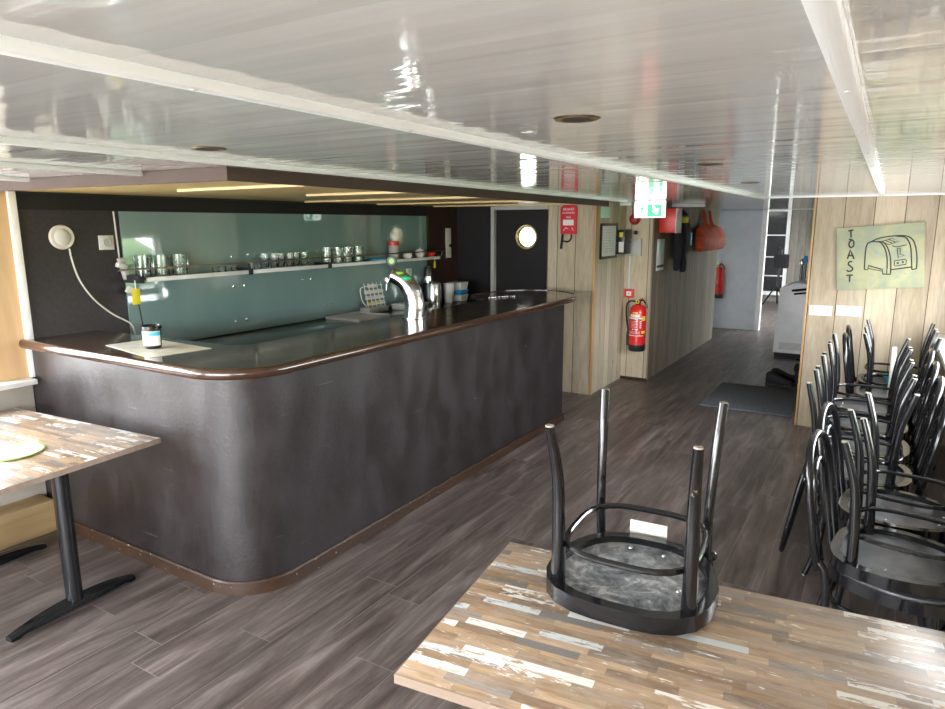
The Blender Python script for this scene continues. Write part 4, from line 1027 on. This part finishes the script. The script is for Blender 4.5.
# ---------------------------------------------------------------- chairs
def seat_outline(s=1.0, k=28, ox=0):
    P = []
    for i in range(k):
        a = 2*math.pi*i/k; ca, sa = math.cos(a), math.sin(a)
        n_ = 3.0; r_ = (abs(ca)**n_+abs(sa)**n_)**(-1/n_)
        x, y = r_*ca, r_*sa
        w_ = .227 if y < 0 else .227-.040*y
        P.append((x*w_*s, (y*.220-.022)*s))
    return P
def make_chair(under):
    c = empty('cafe_chair', (0, 0, 0))
    b = MB(); o_ = seat_outline(1.0); i_ = seat_outline(.87)
    # seat rim: closed ring
    n_ = len(o_); V = []
    for (pts, z) in ((o_, .452), (o_, .411), (i_, .411), (i_, .449)): V.append([b.bm.verts.new((x, y, z)) for x, y in pts])
    for a in range(4):
        A, B_ = V[a], V[(a+1) % 4]
        for k in range(n_): b.bm.faces.new((A[k], A[(k+1) % n_], B_[(k+1) % n_], B_[k]))
    bmesh.ops.bevel(b.bm, geom=[e_ for e_ in b.bm.edges if abs(e_.calc_face_angle(0)) > R(60)], offset=.006, segments=2, profile=.5, affect='EDGES')
    seat = b.build('seat', M['chair'], c)
    MB().prism(seat_outline(.94), .430, .459, .004).build('seat_panel', under, seat)
    for (x, y) in ((-.05, .13), (.05, .135), (-.13, -.05)): MB().sphere((x, y, .428), .007, 8, (1, 1, .7)).build('screw', M['steel'], seat)
    # legs
    def ease(pts, r): return smooth_path(pts, 4), r
    for s in (-1, 1):
        p = smooth_path([(s*.174, -.150, .435), (s*.174, -.154, .30), (s*.174, -.166, .16), (s*.178, -.190, .07), (s*.183, -.212, .003)], 4)
        rr = [.0205-.0085*i/(len(p)-1) for i in range(len(p))]
        lg = MB().tube(p, rr, 12).build('leg', M['chair'], c)
        MB().lathe([(0, 0), (.011, 0), (.0115, .004), (0, .004)], (s*.183, -.212, 0), 12).build('leg_tip', M['leg_tip'], lg)
    hoop = [(.160, .215, .44), (.168, .232, .52), (.172, .248, .62), (.168, .266, .72), (.145, .278, .80), (.095, .289, .857), (0, .294, .878)]
    full = [(x, y, z) for x, y, z in hoop]+[(-x, y, z) for x, y, z in hoop[-2::-1]]
    bk = MB().tube(smooth_path(full, 4), .0145, 12).build('back_hoop', M['chair'], c)
    inn = [(.085, .218, .445), (.092, .236, .54), (.096, .258, .64), (.085, .266, .72), (.050, .275, .775), (0, .278, .79)]
    MB().tube(smooth_path(inn+[(-x, y, z) for x, y, z in inn[-2::-1]], 4), .0095, 10).build('inner_hoop', M['chair'], c)
    for s in (-1, 1):
        p = smooth_path([(s*.160, .213, .47), (s*.160, .190, .43), (s*.161, .176, .30), (s*.166, .192, .15), (s*.174, .226, .003)], 4)
        lg = MB().tube(p, [.0140]*len(p), 12).build('leg', M['chair'], c)
        MB().lathe([(0, 0), (.0125, 0), (.0125, .004), (0, .004)], (s*.174, .226, 0), 12).build('leg_tip', M['leg_tip'], lg)
    # ring stretcher inside the legs
    P = []
    for i in range(36):
        a = 2*math.pi*i/36; ca, sa = math.cos(a), math.sin(a); r_ = (abs(ca)**3.2+abs(sa)**3.2)**(-1/3.2)
        P.append((r_*ca*.176, -.004+r_*sa*.186, .325))
    MB().tube(P, .0085, 10, True).build('ring_stretcher', M['chair'], c)
    for o in c.children_recursive: o.data.transform(Matrix.Diagonal((1, 1, 1.08, 1)))
    return c
SEAT = .459*1.08
chair_a = make_chair(M['seat_under'])
MB().box((.02, .222, .432), (.115, .005, .045), bev=.002).build('label_plate', M['cream_plastic'], chair_a)
MB().sphere((-.17, .235, .48), .016, 10).build('bolt_cap', M['chair'], chair_a)
tag(chair_a, 'black bentwood chair turned upside down on the foreground table', 'chair')
FLIP = Matrix.Rotation(math.pi, 4, 'X')
def place(c, x, y, z, rz, inv, tilt=0):
    Mx = Matrix.Translation((x, y, z)) @ Matrix.Rotation(rz, 4, 'Z')
    if inv: Mx = Mx @ FLIP
    if tilt: Mx = Mx @ Matrix.Rotation(tilt, 4, 'X')
    c.rotation_mode = 'XYZ'; c.matrix_world = Mx
# table chair: its front faces the camera, its back hangs past the far edge
place(chair_a, -.52, 1.728, .752+SEAT, R(180+3), True)

proto = make_chair(M['seat_under2'])
P_ = [2.78, 3.26]; Q_ = [3.73, 4.19, 4.65, 5.11]; P2_ = [5.58, 6.04]
slots = [('P', y) for y in P_]+[('Q', y) for y in Q_]+[('P', y) for y in P2_]
first = True
for i, (k, y) in enumerate(slots):
    xs = (.125 if i < 2 else .085) if k == 'P' else .01
    where = ['nearest pair', 'second pair', 'third pair', 'fourth pair', 'fifth pair', 'sixth pair', 'seventh pair', 'last pair by the plank wall'][i]
    for inv in (False, True):
        c = proto if first else copy_tree(proto); first = False
        jr_ = random.uniform(-.6, .6)
        # chair front is -y; rz +90 turns the back to -x (front to +x)
        rz = R(90) if k == 'P' else R(-90)
        if inv: rz += math.pi; rz = rz+math.pi if False else rz
        # an upside-down chair's back points to -y before turning, so the same rz gives the opposite side
        if inv:
            rz = R(90) if k == 'P' else R(-90)
            place(c, xs+(.045 if k == 'P' else -.045), y, .0015+2*SEAT, rz+R(jr_-(8 if i < 2 else 0)), True)
        else:
            place(c, xs, y, 0, rz+R(jr_*.5-(8 if i < 2 else 0)), False)
        tag(c, ('black bentwood chair upside down on top, %s of the row' if inv else 'black bentwood chair upright below, %s of the row') % where, 'chair', 'bentwood chairs stacked along the right wall')
# teal bowl on the chairs; added white strip imitates a leg tip's highlight
bw = MB().lathe([(0, 0), (.045, 0), (.072, .06), (.078, .062), (.078, .066), (.068, .064), (.040, .006), (0, .006)], (.13, 6.04, .5305), 24).build('plastic_bowl', M['teal']); tag(bw, 'teal plastic bowl left on an upturned chair seat in the row', 'bowl')
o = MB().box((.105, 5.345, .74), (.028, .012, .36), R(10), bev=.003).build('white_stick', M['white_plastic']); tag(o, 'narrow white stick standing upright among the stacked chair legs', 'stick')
